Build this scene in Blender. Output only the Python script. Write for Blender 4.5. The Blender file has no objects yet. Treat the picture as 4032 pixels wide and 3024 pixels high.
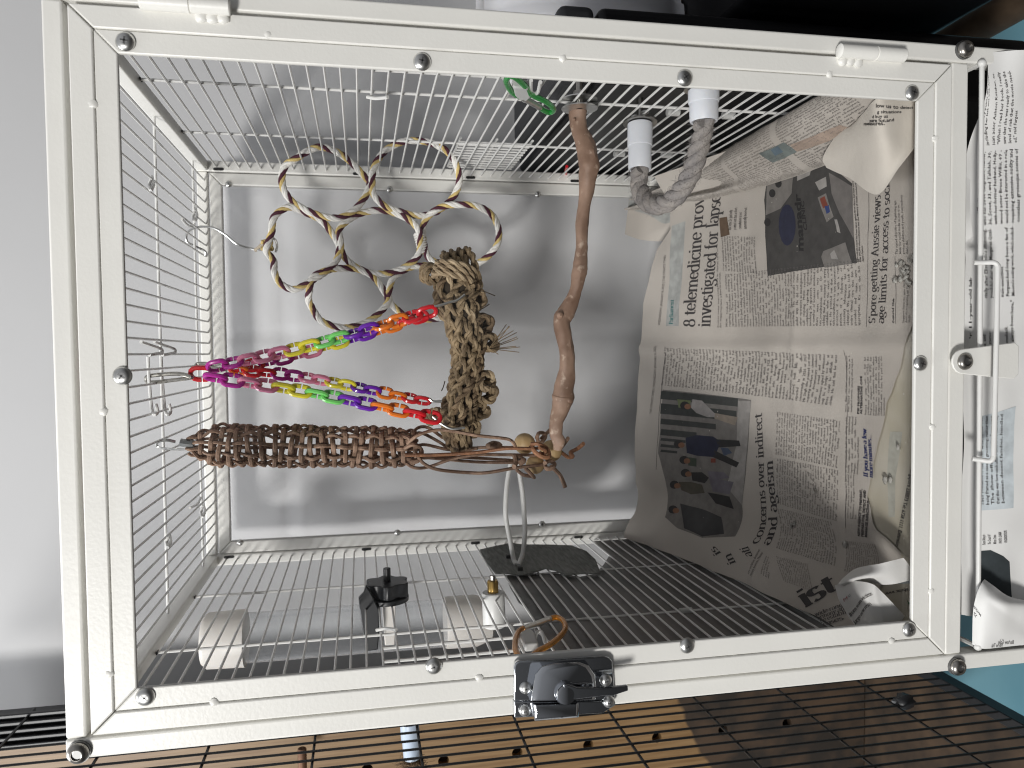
import bpy, bmesh, math, random
import numpy as np
from mathutils import Vector, Matrix, noise
random.seed(7)
S = bpy.context.scene
COL = S.collection
# ------------------------------------------------------------------ camera
F_PX = 3056.26
CAM = np.array([0.00969629, -0.43017495, -0.15428896])
CU = np.array([-0.01006818, -0.19126332, -0.98148712])   # picture x axis (the phone lay on its side)
CV = np.array([-0.99911845, -0.03808028, 0.01766978])    # picture y axis
CW = np.array([-0.04075488, 0.98079979, -0.19071131])    # viewing direction
cam_d = bpy.data.cameras.new('camera')
cam = bpy.data.objects.new('camera', cam_d); COL.objects.link(cam)
cam_d.sensor_width = 36; cam_d.lens = 36*F_PX/4032; cam_d.clip_start = 0.01; cam_d.clip_end = 60
m = Matrix.Identity(4)
for i in range(3):
    m[i][0] = CU[i]; m[i][1] = -CV[i]; m[i][2] = -CW[i]; m[i][3] = CAM[i]
cam.matrix_world = m
S.camera = cam
cam_d.dof.use_dof = True; cam_d.dof.focus_distance = 0.52; cam_d.dof.aperture_fstop = 20.0
# ------------------------------------------------------------------ light
W = bpy.data.worlds.new('World'); S.world = W; W.use_nodes = True
wn = W.node_tree.nodes; wl = W.node_tree.links
tc = wn.new('ShaderNodeTexCoord'); sx = wn.new('ShaderNodeSeparateXYZ'); rp = wn.new('ShaderNodeValToRGB')
mr = wn.new('ShaderNodeMapRange'); mr.inputs[1].default_value = -1; mr.inputs[2].default_value = 1
wl.new(tc.outputs['Generated'], sx.inputs[0]); wl.new(sx.outputs[2], mr.inputs[0]); wl.new(mr.outputs[0], rp.inputs[0])
rp.color_ramp.elements[0].position = 0.35; rp.color_ramp.elements[0].color = (.05, .05, .05, 1)
rp.color_ramp.elements[1].position = 0.78; rp.color_ramp.elements[1].color = (.62, .63, .66, 1)
wl.new(rp.outputs[0], wn['Background'].inputs[0]); wn['Background'].inputs[1].default_value = 0.62
def lamp(name, loc, aim, size, watt, col):
    d = bpy.data.lights.new(name, 'AREA'); d.shape = 'DISK'; d.size = size; d.energy = watt; d.color = col
    o = bpy.data.objects.new(name, d); COL.objects.link(o); o.location = loc
    o.rotation_euler = (Vector(aim)-Vector(loc)).to_track_quat('-Z', 'Y').to_euler(); return o
lamp('room_lamp', (-1.45, -2.35, 1.00), (0, 0.05, -0.3), 0.55, 78, (1, .985, .955))
lamp('ceiling_lamp', (-0.78, 0.02, 1.15), (0, 0.25, -0.3), 0.75, 17, (.97, .985, 1))
S.view_settings.view_transform = 'Standard'; S.view_settings.look = 'None'
S.view_settings.exposure = 0; S.view_settings.gamma = 1
S.cycles.max_bounces = 8; S.cycles.transparent_max_bounces = 12
S.cycles.use_denoising = True; S.cycles.filter_width = 1.1
S.cycles.sample_clamp_indirect = 4; S.cycles.caustics_reflective = False; S.cycles.caustics_refractive = False
# ------------------------------------------------------------------ photo-point helpers: the survey of the cage gives rays, each thing its own depth
def ray(x, y):
    d = (x-2016)/F_PX*CU + (y-1512)/F_PX*CV + CW
    return d
def at(x, y, Y):
    d = ray(x, y); return CAM + d*((Y-CAM[1])/d[1])
def atx(x, y, X):
    d = ray(x, y); return CAM + d*((X-CAM[0])/d[0])
def atz(x, y, Z):
    d = ray(x, y); return CAM + d*((Z-CAM[2])/d[2])
def proj(p):
    q = np.asarray(p)-CAM; w = q@CW
    return 2016+F_PX*(q@CU)/w, 1512+F_PX*(q@CV)/w
def px2m(px, Y): return px*(Y-CAM[1])/F_PX
# ------------------------------------------------------------------ materials
MATS = {}
def pm(name, col, rough=.5, metal=0, var=0, vscale=60, bump=0, bscale=300, spec=.5, col2=None, trans=0, aniso=None, sss=0, coat=0):
    m = bpy.data.materials.new(name); m.use_nodes = True; MATS[name] = m
    n = m.node_tree.nodes; l = m.node_tree.links; b = n['Principled BSDF']
    b.inputs['Base Color'].default_value = (*col, 1); b.inputs['Roughness'].default_value = rough
    b.inputs['Metallic'].default_value = metal; b.inputs['Specular IOR Level'].default_value = spec
    b.inputs['Coat Weight'].default_value = coat
    if trans: b.inputs['Transmission Weight'].default_value = trans
    if sss:
        b.inputs['Subsurface Weight'].default_value = sss; b.inputs['Subsurface Radius'].default_value = (.004, .003, .002)
    t = n.new('ShaderNodeTexCoord'); co = t.outputs['Object']
    if aniso:
        mp = n.new('ShaderNodeMapping'); mp.inputs['Scale'].default_value = aniso; l.new(co, mp.inputs[0]); co = mp.outputs[0]
    if var or col2:
        x = n.new('ShaderNodeTexNoise'); x.inputs['Scale'].default_value = vscale; x.inputs['Detail'].default_value = 6
        l.new(co, x.inputs['Vector'])
        r = n.new('ShaderNodeValToRGB'); l.new(x.outputs['Fac'], r.inputs[0])
        r.color_ramp.elements[0].position = .35; r.color_ramp.elements[1].position = .68
        c2 = col2 or tuple(c*(1-var) for c in col)
        r.color_ramp.elements[0].color = (*c2, 1); r.color_ramp.elements[1].color = (*col, 1)
        l.new(r.outputs[0], b.inputs['Base Color'])
    if bump:
        x = n.new('ShaderNodeTexNoise'); x.inputs['Scale'].default_value = bscale; x.inputs['Detail'].default_value = 3
        l.new(co, x.inputs['Vector'])
        u = n.new('ShaderNodeBump'); u.inputs['Strength'].default_value = bump; u.inputs['Distance'].default_value = .001
        l.new(x.outputs['Fac'], u.inputs['Height']); l.new(u.outputs[0], b.inputs['Normal'])
    return m
PAINT = pm('powder_coat', (.80, .79, .75), .38, bump=.09, bscale=480, var=.035, vscale=25)
WIREP = pm('wire_coat', (.70, .695, .675), .35, var=.06, vscale=80)
DARKSLOT = pm('dark_slot', (.012, .012, .012), .7)
ZINC = pm('zinc_metal', (.74, .74, .72), .3, 1, var=.2, vscale=300)
STEEL = pm('steel_bolt', (.42, .40, .37), .28, 1, var=.3, vscale=400)
CHROME = pm('chrome', (.60, .62, .65), .06, 1, bump=.06, bscale=60)
RECESS = pm('screw_recess', (.20, .20, .20), .5, 1)
WALLM = pm('white_wall', (.51, .51, .515), .8, var=.05, vscale=3, bump=.12, bscale=30)
BACKP = pm('white_sheet', (.80, .80, .81), .7, var=.06, vscale=9, bump=.5, bscale=14)
PAPER = pm('newsprint', (.47, .43, .385), .9, var=.10, vscale=14, bump=.25, bscale=90)
PAPERW = pm('white_newsprint', (.72, .71, .69), .9, var=.06, vscale=20, bump=.25, bscale=90)
PAPERT = pm('pale_newsprint', (.74, .735, .72), .9, var=.05, vscale=20, bump=.2, bscale=60)
PAPERB = pm('stained_newsprint', (.55, .515, .45), .9, col2=(.43, .39, .30), vscale=16, bump=.25, bscale=90)
INK = pm('black_ink', (.045, .04, .04), .8)
INKG = pm('grey_ink', (.10, .092, .088), .8)
INKT = pm('teal_ink', (.02, .14, .14), .8)
INKB = pm('blue_ink', (.03, .04, .13), .8)
def ink(name, c): return pm(name, c, .85, var=.25, vscale=120)
def clear(name, tint=(1, 1, 1), refl=1.0, dirt=.0):
    m = bpy.data.materials.new(name); m.use_nodes = True
    n = m.node_tree.nodes; l = m.node_tree.links; n.remove(n['Principled BSDF'])
    out = n['Material Output']; t = n.new('ShaderNodeBsdfTransparent'); t.inputs[0].default_value = (*tint, 1)
    g = n.new('ShaderNodeBsdfGlossy'); g.inputs['Roughness'].default_value = .03
    f = n.new('ShaderNodeFresnel'); f.inputs['IOR'].default_value = 1.25*refl
    mx = n.new('ShaderNodeMixShader'); l.new(f.outputs[0], mx.inputs[0]); l.new(t.outputs[0], mx.inputs[1]); l.new(g.outputs[0], mx.inputs[2])
    if dirt:
        d = n.new('ShaderNodeBsdfDiffuse'); d.inputs[0].default_value = (.7, .7, .68, 1)
        c = n.new('ShaderNodeTexCoord'); x = n.new('ShaderNodeTexNoise'); x.inputs['Scale'].default_value = 22; x.inputs['Detail'].default_value = 8
        l.new(c.outputs['Object'], x.inputs['Vector'])
        r = n.new('ShaderNodeValToRGB'); r.color_ramp.elements[0].position = .5; r.color_ramp.elements[1].position = .8
        r.color_ramp.elements[1].color = (dirt, dirt, dirt, 1); l.new(x.outputs['Fac'], r.inputs[0])
        m2 = n.new('ShaderNodeMixShader'); l.new(r.outputs[0], m2.inputs[0]); l.new(mx.outputs[0], m2.inputs[1]); l.new(d.outputs[0], m2.inputs[2])
        l.new(m2.outputs[0], out.inputs[0])
    else: l.new(mx.outputs[0], out.inputs[0])
    return m
ACRYLIC = clear('acrylic_pane', (.99, .99, .99), .97, .010)
CLEARTUBE = bpy.data.materials.new('clear_tube'); CLEARTUBE.use_nodes = True
n = CLEARTUBE.node_tree.nodes; l = CLEARTUBE.node_tree.links; n.remove(n['Principled BSDF'])
t_ = n.new('ShaderNodeBsdfTransparent'); t_.inputs[0].default_value = (.95, .96, .97, 1); d_ = n.new('ShaderNodeBsdfDiffuse'); d_.inputs[0].default_value = (.75, .76, .78, 1)
g_ = n.new('ShaderNodeBsdfGlossy'); g_.inputs['Roughness'].default_value = .12
m1 = n.new('ShaderNodeMixShader'); m1.inputs[0].default_value = .45; l.new(d_.outputs[0], m1.inputs[1]); l.new(g_.outputs[0], m1.inputs[2])
m2 = n.new('ShaderNodeMixShader'); lw = n.new('ShaderNodeLayerWeight'); lw.inputs[0].default_value = .22; mrg = n.new('ShaderNodeMapRange'); mrg.inputs[3].default_value = .10; mrg.inputs[4].default_value = .75
l.new(lw.outputs['Facing'], mrg.inputs[0]); l.new(mrg.outputs[0], m2.inputs[0]); l.new(t_.outputs[0], m2.inputs[1]); l.new(m1.outputs[0], m2.inputs[2]); l.new(m2.outputs[0], n['Material Output'].inputs[0])
# ------------------------------------------------------------------ mesh helpers
class MB:
    def __init__(s): s.v = []; s.f = []; s.mi = []; s.cur = 0
    def add(s, vs, fs):
        o = len(s.v); s.v += [tuple(map(float, p)) for p in vs]
        s.f += [tuple(i+o for i in f) for f in fs]; s.mi += [s.cur]*len(fs); return s
    def box(s, a, b):
        x0, y0, z0 = a; x1, y1, z1 = b
        return s.add([(x0,y0,z0),(x1,y0,z0),(x1,y1,z0),(x0,y1,z0),(x0,y0,z1),(x1,y0,z1),(x1,y1,z1),(x0,y1,z1)],
            [(0,3,2,1),(4,5,6,7),(0,1,5,4),(1,2,6,5),(2,3,7,6),(3,0,4,7)])
    def prism(s, poly, d):            # poly: list of 3-D points in one plane, extruded along vector d
        n = len(poly); d = np.asarray(d)
        vs = [np.asarray(p) for p in poly]+[np.asarray(p)+d for p in poly]
        return s.add(vs, [tuple(range(n)), tuple(range(2*n-1, n-1, -1))]+[(i, i+n, (i+1) % n+n, (i+1) % n) for i in range(n)])
    def tube(s, path, r, n=8, closed=False, flat=1.0, caps=True, up=None):
        P = np.array(path, float); N = len(P)
        R = np.full(N, r, float) if np.isscalar(r) else np.array(r, float)
        T, A, B = frames(P, closed, up)
        vs = []; fs = []
        for i in range(N):
            for k in range(n):
                a = 2*math.pi*k/n
                vs.append(P[i]+R[i]*(math.cos(a)*A[i]+flat*math.sin(a)*B[i]))
        M = N if closed else N-1
        for i in range(M):
            j = (i+1) % N
            for k in range(n):
                k2 = (k+1) % n
                fs.append((i*n+k, i*n+k2, j*n+k2, j*n+k))
        if caps and not closed:
            fs.append(tuple(range(n-1, -1, -1))); fs.append(tuple((N-1)*n+k for k in range(n)))
        return s.add(vs, fs)
    def lathe(s, c, ax, prof, n=20):  # prof: (radius, height along ax)
        c = np.asarray(c, float); ax = np.asarray(ax, float); ax = ax/np.linalg.norm(ax)
        t = np.array([1, 0, 0]) if abs(ax[0]) < .8 else np.array([0, 0, 1])
        a = np.cross(ax, t); a /= np.linalg.norm(a); b = np.cross(ax, a)
        vs = []; fs = []
        for r, h in prof:
            for k in range(n):
                th = 2*math.pi*k/n; vs.append(c+ax*h+r*(math.cos(th)*a+math.sin(th)*b))
        for i in range(len(prof)-1):
            for k in range(n): fs.append((i*n+k, i*n+(k+1) % n, (i+1)*n+(k+1) % n, (i+1)*n+k))
        fs.append(tuple(range(n-1, -1, -1))); fs.append(tuple((len(prof)-1)*n+k for k in range(n)))
        return s.add(vs, fs)
    def ball(s, c, r, n=16, sq=(1, 1, 1), jit=0):
        vs = []; fs = []; h = n//2
        for i in range(h+1):
            ph = math.pi*i/h
            for k in range(n):
                th = 2*math.pi*k/n; d = np.array([math.sin(ph)*math.cos(th), math.sin(ph)*math.sin(th), math.cos(ph)])
                q = 1+jit*noise.noise(Vector(d*2.3+np.array(c)*90))
                vs.append(np.asarray(c)+r*q*d*np.array(sq))
        for i in range(h):
            for k in range(n): fs.append((i*n+k, (i+1)*n+k, (i+1)*n+(k+1) % n, i*n+(k+1) % n))
        return s.add(vs, fs)
def frames(P, closed, up=None):
    N = len(P); T = np.zeros_like(P)
    for i in range(N):
        a = P[(i-1) % N] if closed or i > 0 else P[0]; b = P[(i+1) % N] if closed or i < N-1 else P[-1]
        T[i] = (b-a)/(np.linalg.norm(b-a)+1e-12)
    A = np.zeros_like(P); B = np.zeros_like(P)
    if up is not None: ref = np.asarray(up, float)
    else:
        ref = np.array([0, 1., 0]) if abs(T[0][1]) < .9 else np.array([1., 0, 0])
    for i in range(N):
        r = np.asarray(up, float) if up is not None else ref
        a = r-T[i]*(r@T[i]); a /= (np.linalg.norm(a)+1e-12)
        A[i] = a; B[i] = np.cross(T[i], a)
        if up is None: ref = a
    return T, A, B
def cr(pts, n=8, closed=False):
    P = [np.asarray(p, float) for p in pts]; out = []; N = len(P); M = N if closed else N-1
    for i in range(M):
        p0 = P[(i-1) % N] if closed or i > 0 else 2*P[0]-P[1]; p1 = P[i]; p2 = P[(i+1) % N]
        p3 = P[(i+2) % N] if closed or i+2 < N else 2*P[-1]-P[-2]
        for k in range(n):
            t = k/n
            out.append(.5*((2*p1)+(p2-p0)*t+(2*p0-5*p1+4*p2-p3)*t*t+(3*p1-p0-3*p2+p3)*t**3))
    if not closed: out.append(P[-1])
    return np.array(out)
def resample(P, step, closed=False):
    P = np.array(P, float); Q = np.vstack([P, P[:1]]) if closed else P
    d = np.r_[0, np.cumsum(np.linalg.norm(np.diff(Q, axis=0), axis=1))]
    n = max(3, int(round(d[-1]/step))); t = np.linspace(0, d[-1], n+1)
    R = np.stack([np.interp(t, d, Q[:, k]) for k in range(3)], 1)
    return R[:-1] if closed else R
def twist(P, rad, turns, phase, closed=False, wob=0, up=None):
    T, A, B = frames(np.array(P), closed, up); N = len(P); out = []
    for i in range(N):
        a = phase+2*math.pi*turns*i/(N if closed else N-1)
        r = rad if np.isscalar(rad) else rad[i]
        r *= 1+wob*noise.noise(Vector((i*.3, phase, 1)))
        out.append(P[i]+r*(math.cos(a)*A[i]+math.sin(a)*B[i]))
    return np.array(out)
def root_of(o):
    while o.parent: o = o.parent
    return o
def obj(name, mb, mats, parent=None, smooth=True, bevel=0, seg=2, angle=40):
    me = bpy.data.meshes.new(name)
    off = np.zeros(3) if parent is None else np.array(root_of(parent).location)
    me.from_pydata([tuple(np.array(v)-off) for v in mb.v], [], mb.f); me.update()
    for mt in (mats if isinstance(mats, (list, tuple)) else [mats]): me.materials.append(mt)
    me.polygons.foreach_set('material_index', mb.mi)
    if smooth:
        me.polygons.foreach_set('use_smooth', [True]*len(me.polygons))
        try: me.set_sharp_from_angle(angle=math.radians(angle))
        except Exception: pass
    o = bpy.data.objects.new(name, me); COL.objects.link(o)
    if parent is not None: o.parent = parent
    if bevel:
        b = o.modifiers.new('bevel', 'BEVEL'); b.width = bevel; b.segments = seg; b.limit_method = 'ANGLE'; b.angle_limit = math.radians(35)
        b.harden_normals = False
    return o
def dup(o, loc, parent=None):
    c = o.copy(); COL.objects.link(c); c.parent = parent or o.parent; c.location = loc; return c
def thing(name, loc, label, cat, group=None):
    o = bpy.data.objects.new(name, None); COL.objects.link(o); o.location = tuple(map(float, loc)); o.empty_display_size = .01
    o['label'] = label; o['category'] = cat
    if group: o['group'] = group
    return o
def tag(o, label, cat, group=None):
    o['label'] = label; o['category'] = cat
    if group: o['group'] = group
    return o
def struct(o): o['kind'] = 'structure'; return o
def group_empty(name, parent):
    o = bpy.data.objects.new(name, None); COL.objects.link(o); o.parent = parent; o.empty_display_size = .01; return o
# ================================================================== SETTING
mb = MB(); mb.box((-1.8, .47, -1.1), (1.8, .53, 1.6)); struct(obj('wall', mb, WALLM, smooth=False))
BLUEW = None
FLOORB = pm('blue_floor', (.15, .35, .44), .6, col2=(.21, .43, .52), vscale=9, aniso=(.5, 6, 1))
mb = MB(); mb.box((-1.8, -.6, -1.16), (1.8, .47, -1.1)); struct(obj('floor', mb, pm('dark_floor', (.10, .09, .08), .6), smooth=False))
mb = MB(); mb.box((-1.8, .463, -1.1), (1.8, .4698, -.80)); struct(obj('wall', mb, FLOORB, smooth=False))
# ================================================================== THE CAGE
XO, XI, TW = .2, .1893, .0105
YB0, YB1 = .377, .3885
cage = thing('bird_cage', (0, 0, 0), 'white wire bird cage with a clear front door and wire side walls', 'bird cage')
def bar(name, a, b, parent=cage, mat=PAINT, bev=.0014):
    mb = MB(); mb.box(a, b); return obj(name, mb, mat, parent, bevel=bev, seg=3)
Y0, Y1 = .0025, .014
for s in (-1, 1):
    x0, x1 = sorted((s*XI, s*XO))
    bar('post', (x0, Y0, -.72), (x1, Y1, 0)); bar('post', (x0, YB0, -.72), (x1, YB1, 0))
    bar('depth_rail', (x0+.0002, Y1+.0002, -.0112), (x1-.0002, YB0-.0002, -.0003))
    bar('depth_rail', (x0+.0002, Y1+.0002, -.5345), (x1-.0002, YB0-.0002, -.5225))
for y0, y1 in ((Y0, Y1), (YB0, YB1)):
    bar('rail', (-XI+.0001, y0+.0002, -.0103), (XI-.0001, y1-.0002, -.0003))
    bar('rail', (-XI+.0001, y0+.0004, -.5345), (XI-.0001, y1-.0002, -.5225))
def screw_mb(c, ax=(0, -1, 0), r=.0047, h=.0026, hexa=False, turn=.3):
    mb = MB(); ax = np.array(ax, float)
    pr = [(r*1.0, 0), (r*1.02, .0004), (r*.98, h*.35), (r*.82, h*.72), (r*.55, h*.94)]
    if hexa:
        mb.lathe(c, ax, pr+[(r*.50, h*.95), (r*.46, h*.60)], 24); mb.cur = 1; mb.lathe(np.array(c)+ax*h*.58, ax, [(r*.47, 0), (r*.47, h*.06)], 6)
    else:
        mb.lathe(c, ax, pr+[(r*.3, h)], 24)
        mb.cur = 1
        t = np.array([math.cos(turn), 0, math.sin(turn)]); u = np.cross(ax, t)
        for e in (t, u):
            f = np.cross(ax, e); q = np.array(c)+ax*(h*.8)
            mb.prism([q-e*r*.40-f*r*.09, q+e*r*.40-f*r*.09, q+e*r*.40+f*r*.09, q-e*r*.40+f*r*.09], ax*h*.24)
    return mb
for x, y in ((308, 2965), (3801, 194), (3771, 2626)):
    c = at(x, y, Y0-.002)
    mb = screw_mb(c, r=.0054, h=.0034, hexa=True); mb.lathe(c, (0, 1, 0), [(.0058, 0), (.0058, .0026)], 20)
    obj('bolt', mb, [STEEL, RECESS], cage)
# ---- side panels: level wires that run front to back, upright cross bars
WR = .00088
def panel_side(sg):
    pn = group_empty('side_panel', cage)
    X = sg*.194
    mb = MB(); mb.tube([(0, .006, 0), (0, .3815, 0)], WR, 6)
    first = None
    for j in range(48):
        z = -.019-.01045*j
        if first is None: first = obj('wire', mb, WIREP, pn); first.location = (X, 0, z)
        else: dup(first, (X+random.uniform(-.0003, .0003), 0, z+random.uniform(-.0004, .0004)))
    for Y in (.1382, .2638):
        mb = MB(); mb.tube([(X+sg*.0019, Y, -.006), (X+sg*.0019, Y, -.53)], .0011, 8); obj('cross_bar', mb, WIREP, pn)
        mb = MB(); mb.box((X+sg*.0019-.0009, Y-.0028, -.0126), (X+sg*.0019+.0009, Y+.0028, -.01179)); obj('slot', mb, DARKSLOT, pn)
    # hinged feeding flap near the door
    zt, zb = -.166, -.262
    for Y in ((.0945,) if sg > 0 else (.088, .112)):
        p = [(X+sg*.002, Y, zt), (X+sg*.002, Y, zb+.004), (X+sg*.002, Y+.006, zb), (X+sg*.002, .136, zb)]
        mb = MB(); mb.tube(p, .00125, 8); obj('flap_bar', mb, WIREP, pn)
    mb = MB(); mb.tube(cr([(X-sg*.002, .138, zt+.004), (X-sg*.004, .134, zt-.002), (X-sg*.006, .124, zt-.010)], 5), .0013, 8); obj('flap_hook', mb, WIREP, pn)
    return pn
PR = panel_side(1); PL = panel_side(-1)
# outer nest door on the right wall: close upright wires
for k in range(11):
    mb = MB(); y = .276+.0095*k
    mb.tube([(.2005, y, -.246), (.2005, y, -.312)], .0010, 6); obj('nest_wire', mb, WIREP, PR)
for z in (-.246, -.279, -.312):
    mb = MB(); mb.tube([(.2025, .27, z), (.2025, .378, z)], .0012, 6); obj('nest_wire', mb, WIREP, PR)
# slots in the back posts
for s, lst in ((1, [(860, 668), (1409, 682), (1853, 703), (2264, 716)]), (-1, [(902, 2198), (1443, 2166), (1872, 2138), (2278, 2113)])):
    for x, y in lst:
        c = at(x, y, YB0-.0004); c[0] = s*.1915
        mb = MB(); pts = [c+np.array([0, -.0002, 0])+np.array([.0014*math.cos(a), 0, .0014*math.sin(a)+(.0035 if math.sin(a) > 0 else -.0035)]) for a in np.linspace(0, 2*math.pi, 13)[:-1]]
        mb.prism(pts, (0, .0006, 0)); obj('slot', mb, DARKSLOT, PR if s > 0 else PL)
# ---- top panel
TP = group_empty('top_panel', cage)
mb = MB(); mb.tube([(0, .006, 0), (0, .3815, 0)], WR, 6); first = None
for k in range(-17, 18):
    x = .0003+.0106*k
    if first is None: first = obj('wire', mb, WIREP, TP); first.location = (x, 0, -.0075)
    else: dup(first, (x, 0, -.0075+random.uniform(-.0003, .0003)))
for Y in (.2, .336):
    mb = MB(); mb.tube([(-.1886, Y, -.0052), (.1886, Y, -.0052)], .0011, 8); obj('cross_bar', mb, WIREP, TP)
def hook(pts, r=.0012, parent=TP, name='door_hook', mat=WIREP):
    mb = MB(); mb.tube(cr(pts, 6), r, 8); return obj(name, mb, mat, parent)
def topz(l): return [atz(x, y, z) for x, y, z in l]
for px, py in ((600, 722), (772, 846), (668, 2128), (803, 2010)):
    hook(topz([(px-2, py-26, -.0052), (px+4, py+4, -.012), (px-6, py+26, -.013), (px-12, py+8, -.010), (px-6, py-14, -.011)]))
for dx in (0, 52):
    hook(topz([(555+dx, 1346, -.004), (600+dx, 1362, -.007), (633+dx, 1374, -.010), (637+dx, 1388, -.011), (612+dx, 1394, -.010), (588+dx, 1398, -.008)]))
    hook(topz([(582+dx, 1404, -.004), (587+dx, 1500, -.004), (596+dx, 1600, -.006), (606+dx, 1632, -.011), (620+dx, 1622, -.013), (614+dx, 1590, -.012)]))
hook(topz([(716, 862, -.009), (735, 884, -.006), (756, 894, -.0055)])); hook(topz([(748, 2000, -.009), (776, 1985, -.006), (790, 1960, -.0055)]))
# ---- back panel
BP = group_empty('back_panel', cage)
def mitred(name, o, i, ya, yb, parent, mat, gap=.00012, bev=.0012):
    (x0, x1, z0, z1), (a0, a1, c0, c1) = o, i       # z0 top, z1 bottom
    q = {'t': [(x0, z0), (x1, z0), (a1, c0), (a0, c0)], 'b': [(x0, z1), (x1, z1), (a1, c1), (a0, c1)],
         'l': [(x0, z0), (x0, z1), (a0, c1), (a0, c0)], 'r': [(x1, z0), (x1, z1), (a1, c1), (a1, c0)]}
    for k, p in q.items():
        p = np.array(p); d = p[1]-p[0]; d = d/np.linalg.norm(d); g = gap if np.isscalar(gap) else gap[k]
        p = [p[0]+d*g, p[1]-d*g, p[2]-d*g, p[3]+d*g]
        mb = MB(); poly = [(u, ya, w) for u, w in p]
        mb.prism(poly if k in 'br' else poly[::-1], (0, yb-ya, 0))
        bm = bmesh.new(); o_ = obj(name, mb, mat, parent, bevel=bev, seg=3)
        bm.from_mesh(o_.data); bmesh.ops.recalc_face_normals(bm, faces=bm.faces); bm.to_mesh(o_.data); bm.free()
mitred('back_strip', (-.1883, .1883, -.0120, -.5220), (-.1765, .1765, -.0235, -.51), YB0+.0012, YB1-.002, BP, PAINT)
mb = MB(); mb.box((-.178, YB0+.003, -.512), (.178, YB0+.005, -.022)); obj('pane', mb, ACRYLIC, BP, smooth=False)
for x, y in ((900, 725), (1534, 745), (2118, 765), (945, 2136), (1565, 2097), (2134, 2063)):
    obj('screw', screw_mb(at(x, y, YB0+.0012), r=.0032, h=.002, turn=random.random()), [ZINC, RECESS], BP)
bs = MB(); gx = np.linspace(-.205, .205, 60); gz = np.linspace(-.60, -.002, 80)
bs.add([(x, .436+.0035*noise.noise(Vector((x*9, z*7, 2)))+.0012*noise.noise(Vector((x*30, z*22, 4)))+.0022*math.exp(-((z+.075)/.004)**2)+.0018*math.exp(-((x-.03)/.003)**2), z) for x in gx for z in gz],
       [(i*80+j, (i+1)*80+j, (i+1)*80+j+1, i*80+j+1) for i in range(59) for j in range(79)])
tag(obj('backing_sheet', bs, BACKP, angle=180), 'creased white paper sheet hanging behind the back pane', 'paper sheet')
# ---- door
DR = group_empty('door', cage)
DO = (-.1873, .1866, -.0132, -.5202); DM = (-.1759, .1751, -.0247, -.5085); DI = (-.1643, .1633, -.036, -.4962)
mitred('door_bar', DO, DM, 0, .0115, DR, PAINT, gap={'t': .0003, 'r': .0004, 'b': .00012, 'l': .0004}, bev=.0009)
DMi = (DM[0]+.00015, DM[1]-.00015, DM[2]-.00015, DM[3]+.00015)
mitred('retaining_strip', DMi, DI, .0007, .0036, DR, PAINT, gap=.00012, bev=.0009)
mb = MB(); mb.box((DI[0]-.004, .0039, DI[3]-.004), (DI[1]+.004, .0056, DI[2]+.004)); obj('pane', mb, ACRYLIC, DR, smooth=False)
for x, y in ((494, 165), (483, 1480), (573, 2742), (1662, 244), (2695, 308), (3590, 367), (3623, 1432), (3579, 2478), (1708, 2621), (2705, 2541)):
    obj('screw', screw_mb(at(x, y, .0005), r=.0048, h=.0026, turn=random.uniform(0, 1.5)), [ZINC, RECESS], DR)
for x, y in ((1054, 137), (2216, 228), (3265, 292), (3509, 2523), (1887, 2669), (843, 2765), (365, 412), (408, 1621), (431, 2653), (3682, 547), (3671, 1681), (3667, 2327)):
    mb = MB(); mb.ball(at(x, y, .0008), .0024, 12, (1, .55, 1), .35); obj('weld_bead', mb, PAINT, DR)
for za, zb, fl in ((-.0475, -.0915, 1), (-.4395, -.4845, 0)):
    zm = za+(zb-za)*.55; c = .1889
    for k, (p, q) in enumerate(((za, zm-.0002), (zm+.0002, zb))):
        mb = MB(); mb.lathe((c, -.0022, p), (0, 0, -1), [(.003, 0), (.0042, .0008), (.0042, abs(q-p)-.0006), (.0036, abs(q-p))], 20); obj('hinge_knuckle', mb, PAINT, DR)
    zz = zb if fl else za; sgn = 1 if fl else -1
    mb = MB()
    for j in range(3): mb.ball((c-.0048-.0006*random.random(), -.0006, zz+sgn*(.004+.0052*j)), .0032, 12, (1, .6, 1), .3)
    obj('weld_bead', mb, PAINT, DR)
# ---- latch
LZ = lambda zx, zy, Y: at(1960+.2441*zx, 2500+.2441*zy, Y)
def round_poly(pts, n=4): return pts
def slab(name, zpts, ya, yb, mat, parent, bev):
    mb = MB(); poly = [LZ(x, y, ya) for x, y in zpts]
    for p in poly: p[1] = ya
    mb.prism(poly, (0, yb-ya, 0)); o = obj(name, mb, mat, parent, bevel=bev, seg=4, angle=60)
    bm = bmesh.new(); bm.from_mesh(o.data); bmesh.ops.recalc_face_normals(bm, faces=bm.faces); bm.to_mesh(o.data); bm.free(); return o
slab('latch_plate', [(262, 520), (285, 460), (345, 425), (800, 415), (1380, 375), (1700, 345), (1800, 370), (1855, 430), (1875, 700), (1895, 1060), (262, 1072)], -.0035, 0, CHROME, DR, .0009)
slab('latch_plate', [(262, 1075), (1900, 1065), (1905, 1140), (1690, 1270), (270, 1345)], -.0030, .0024, CHROME, DR, .0009)
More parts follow.
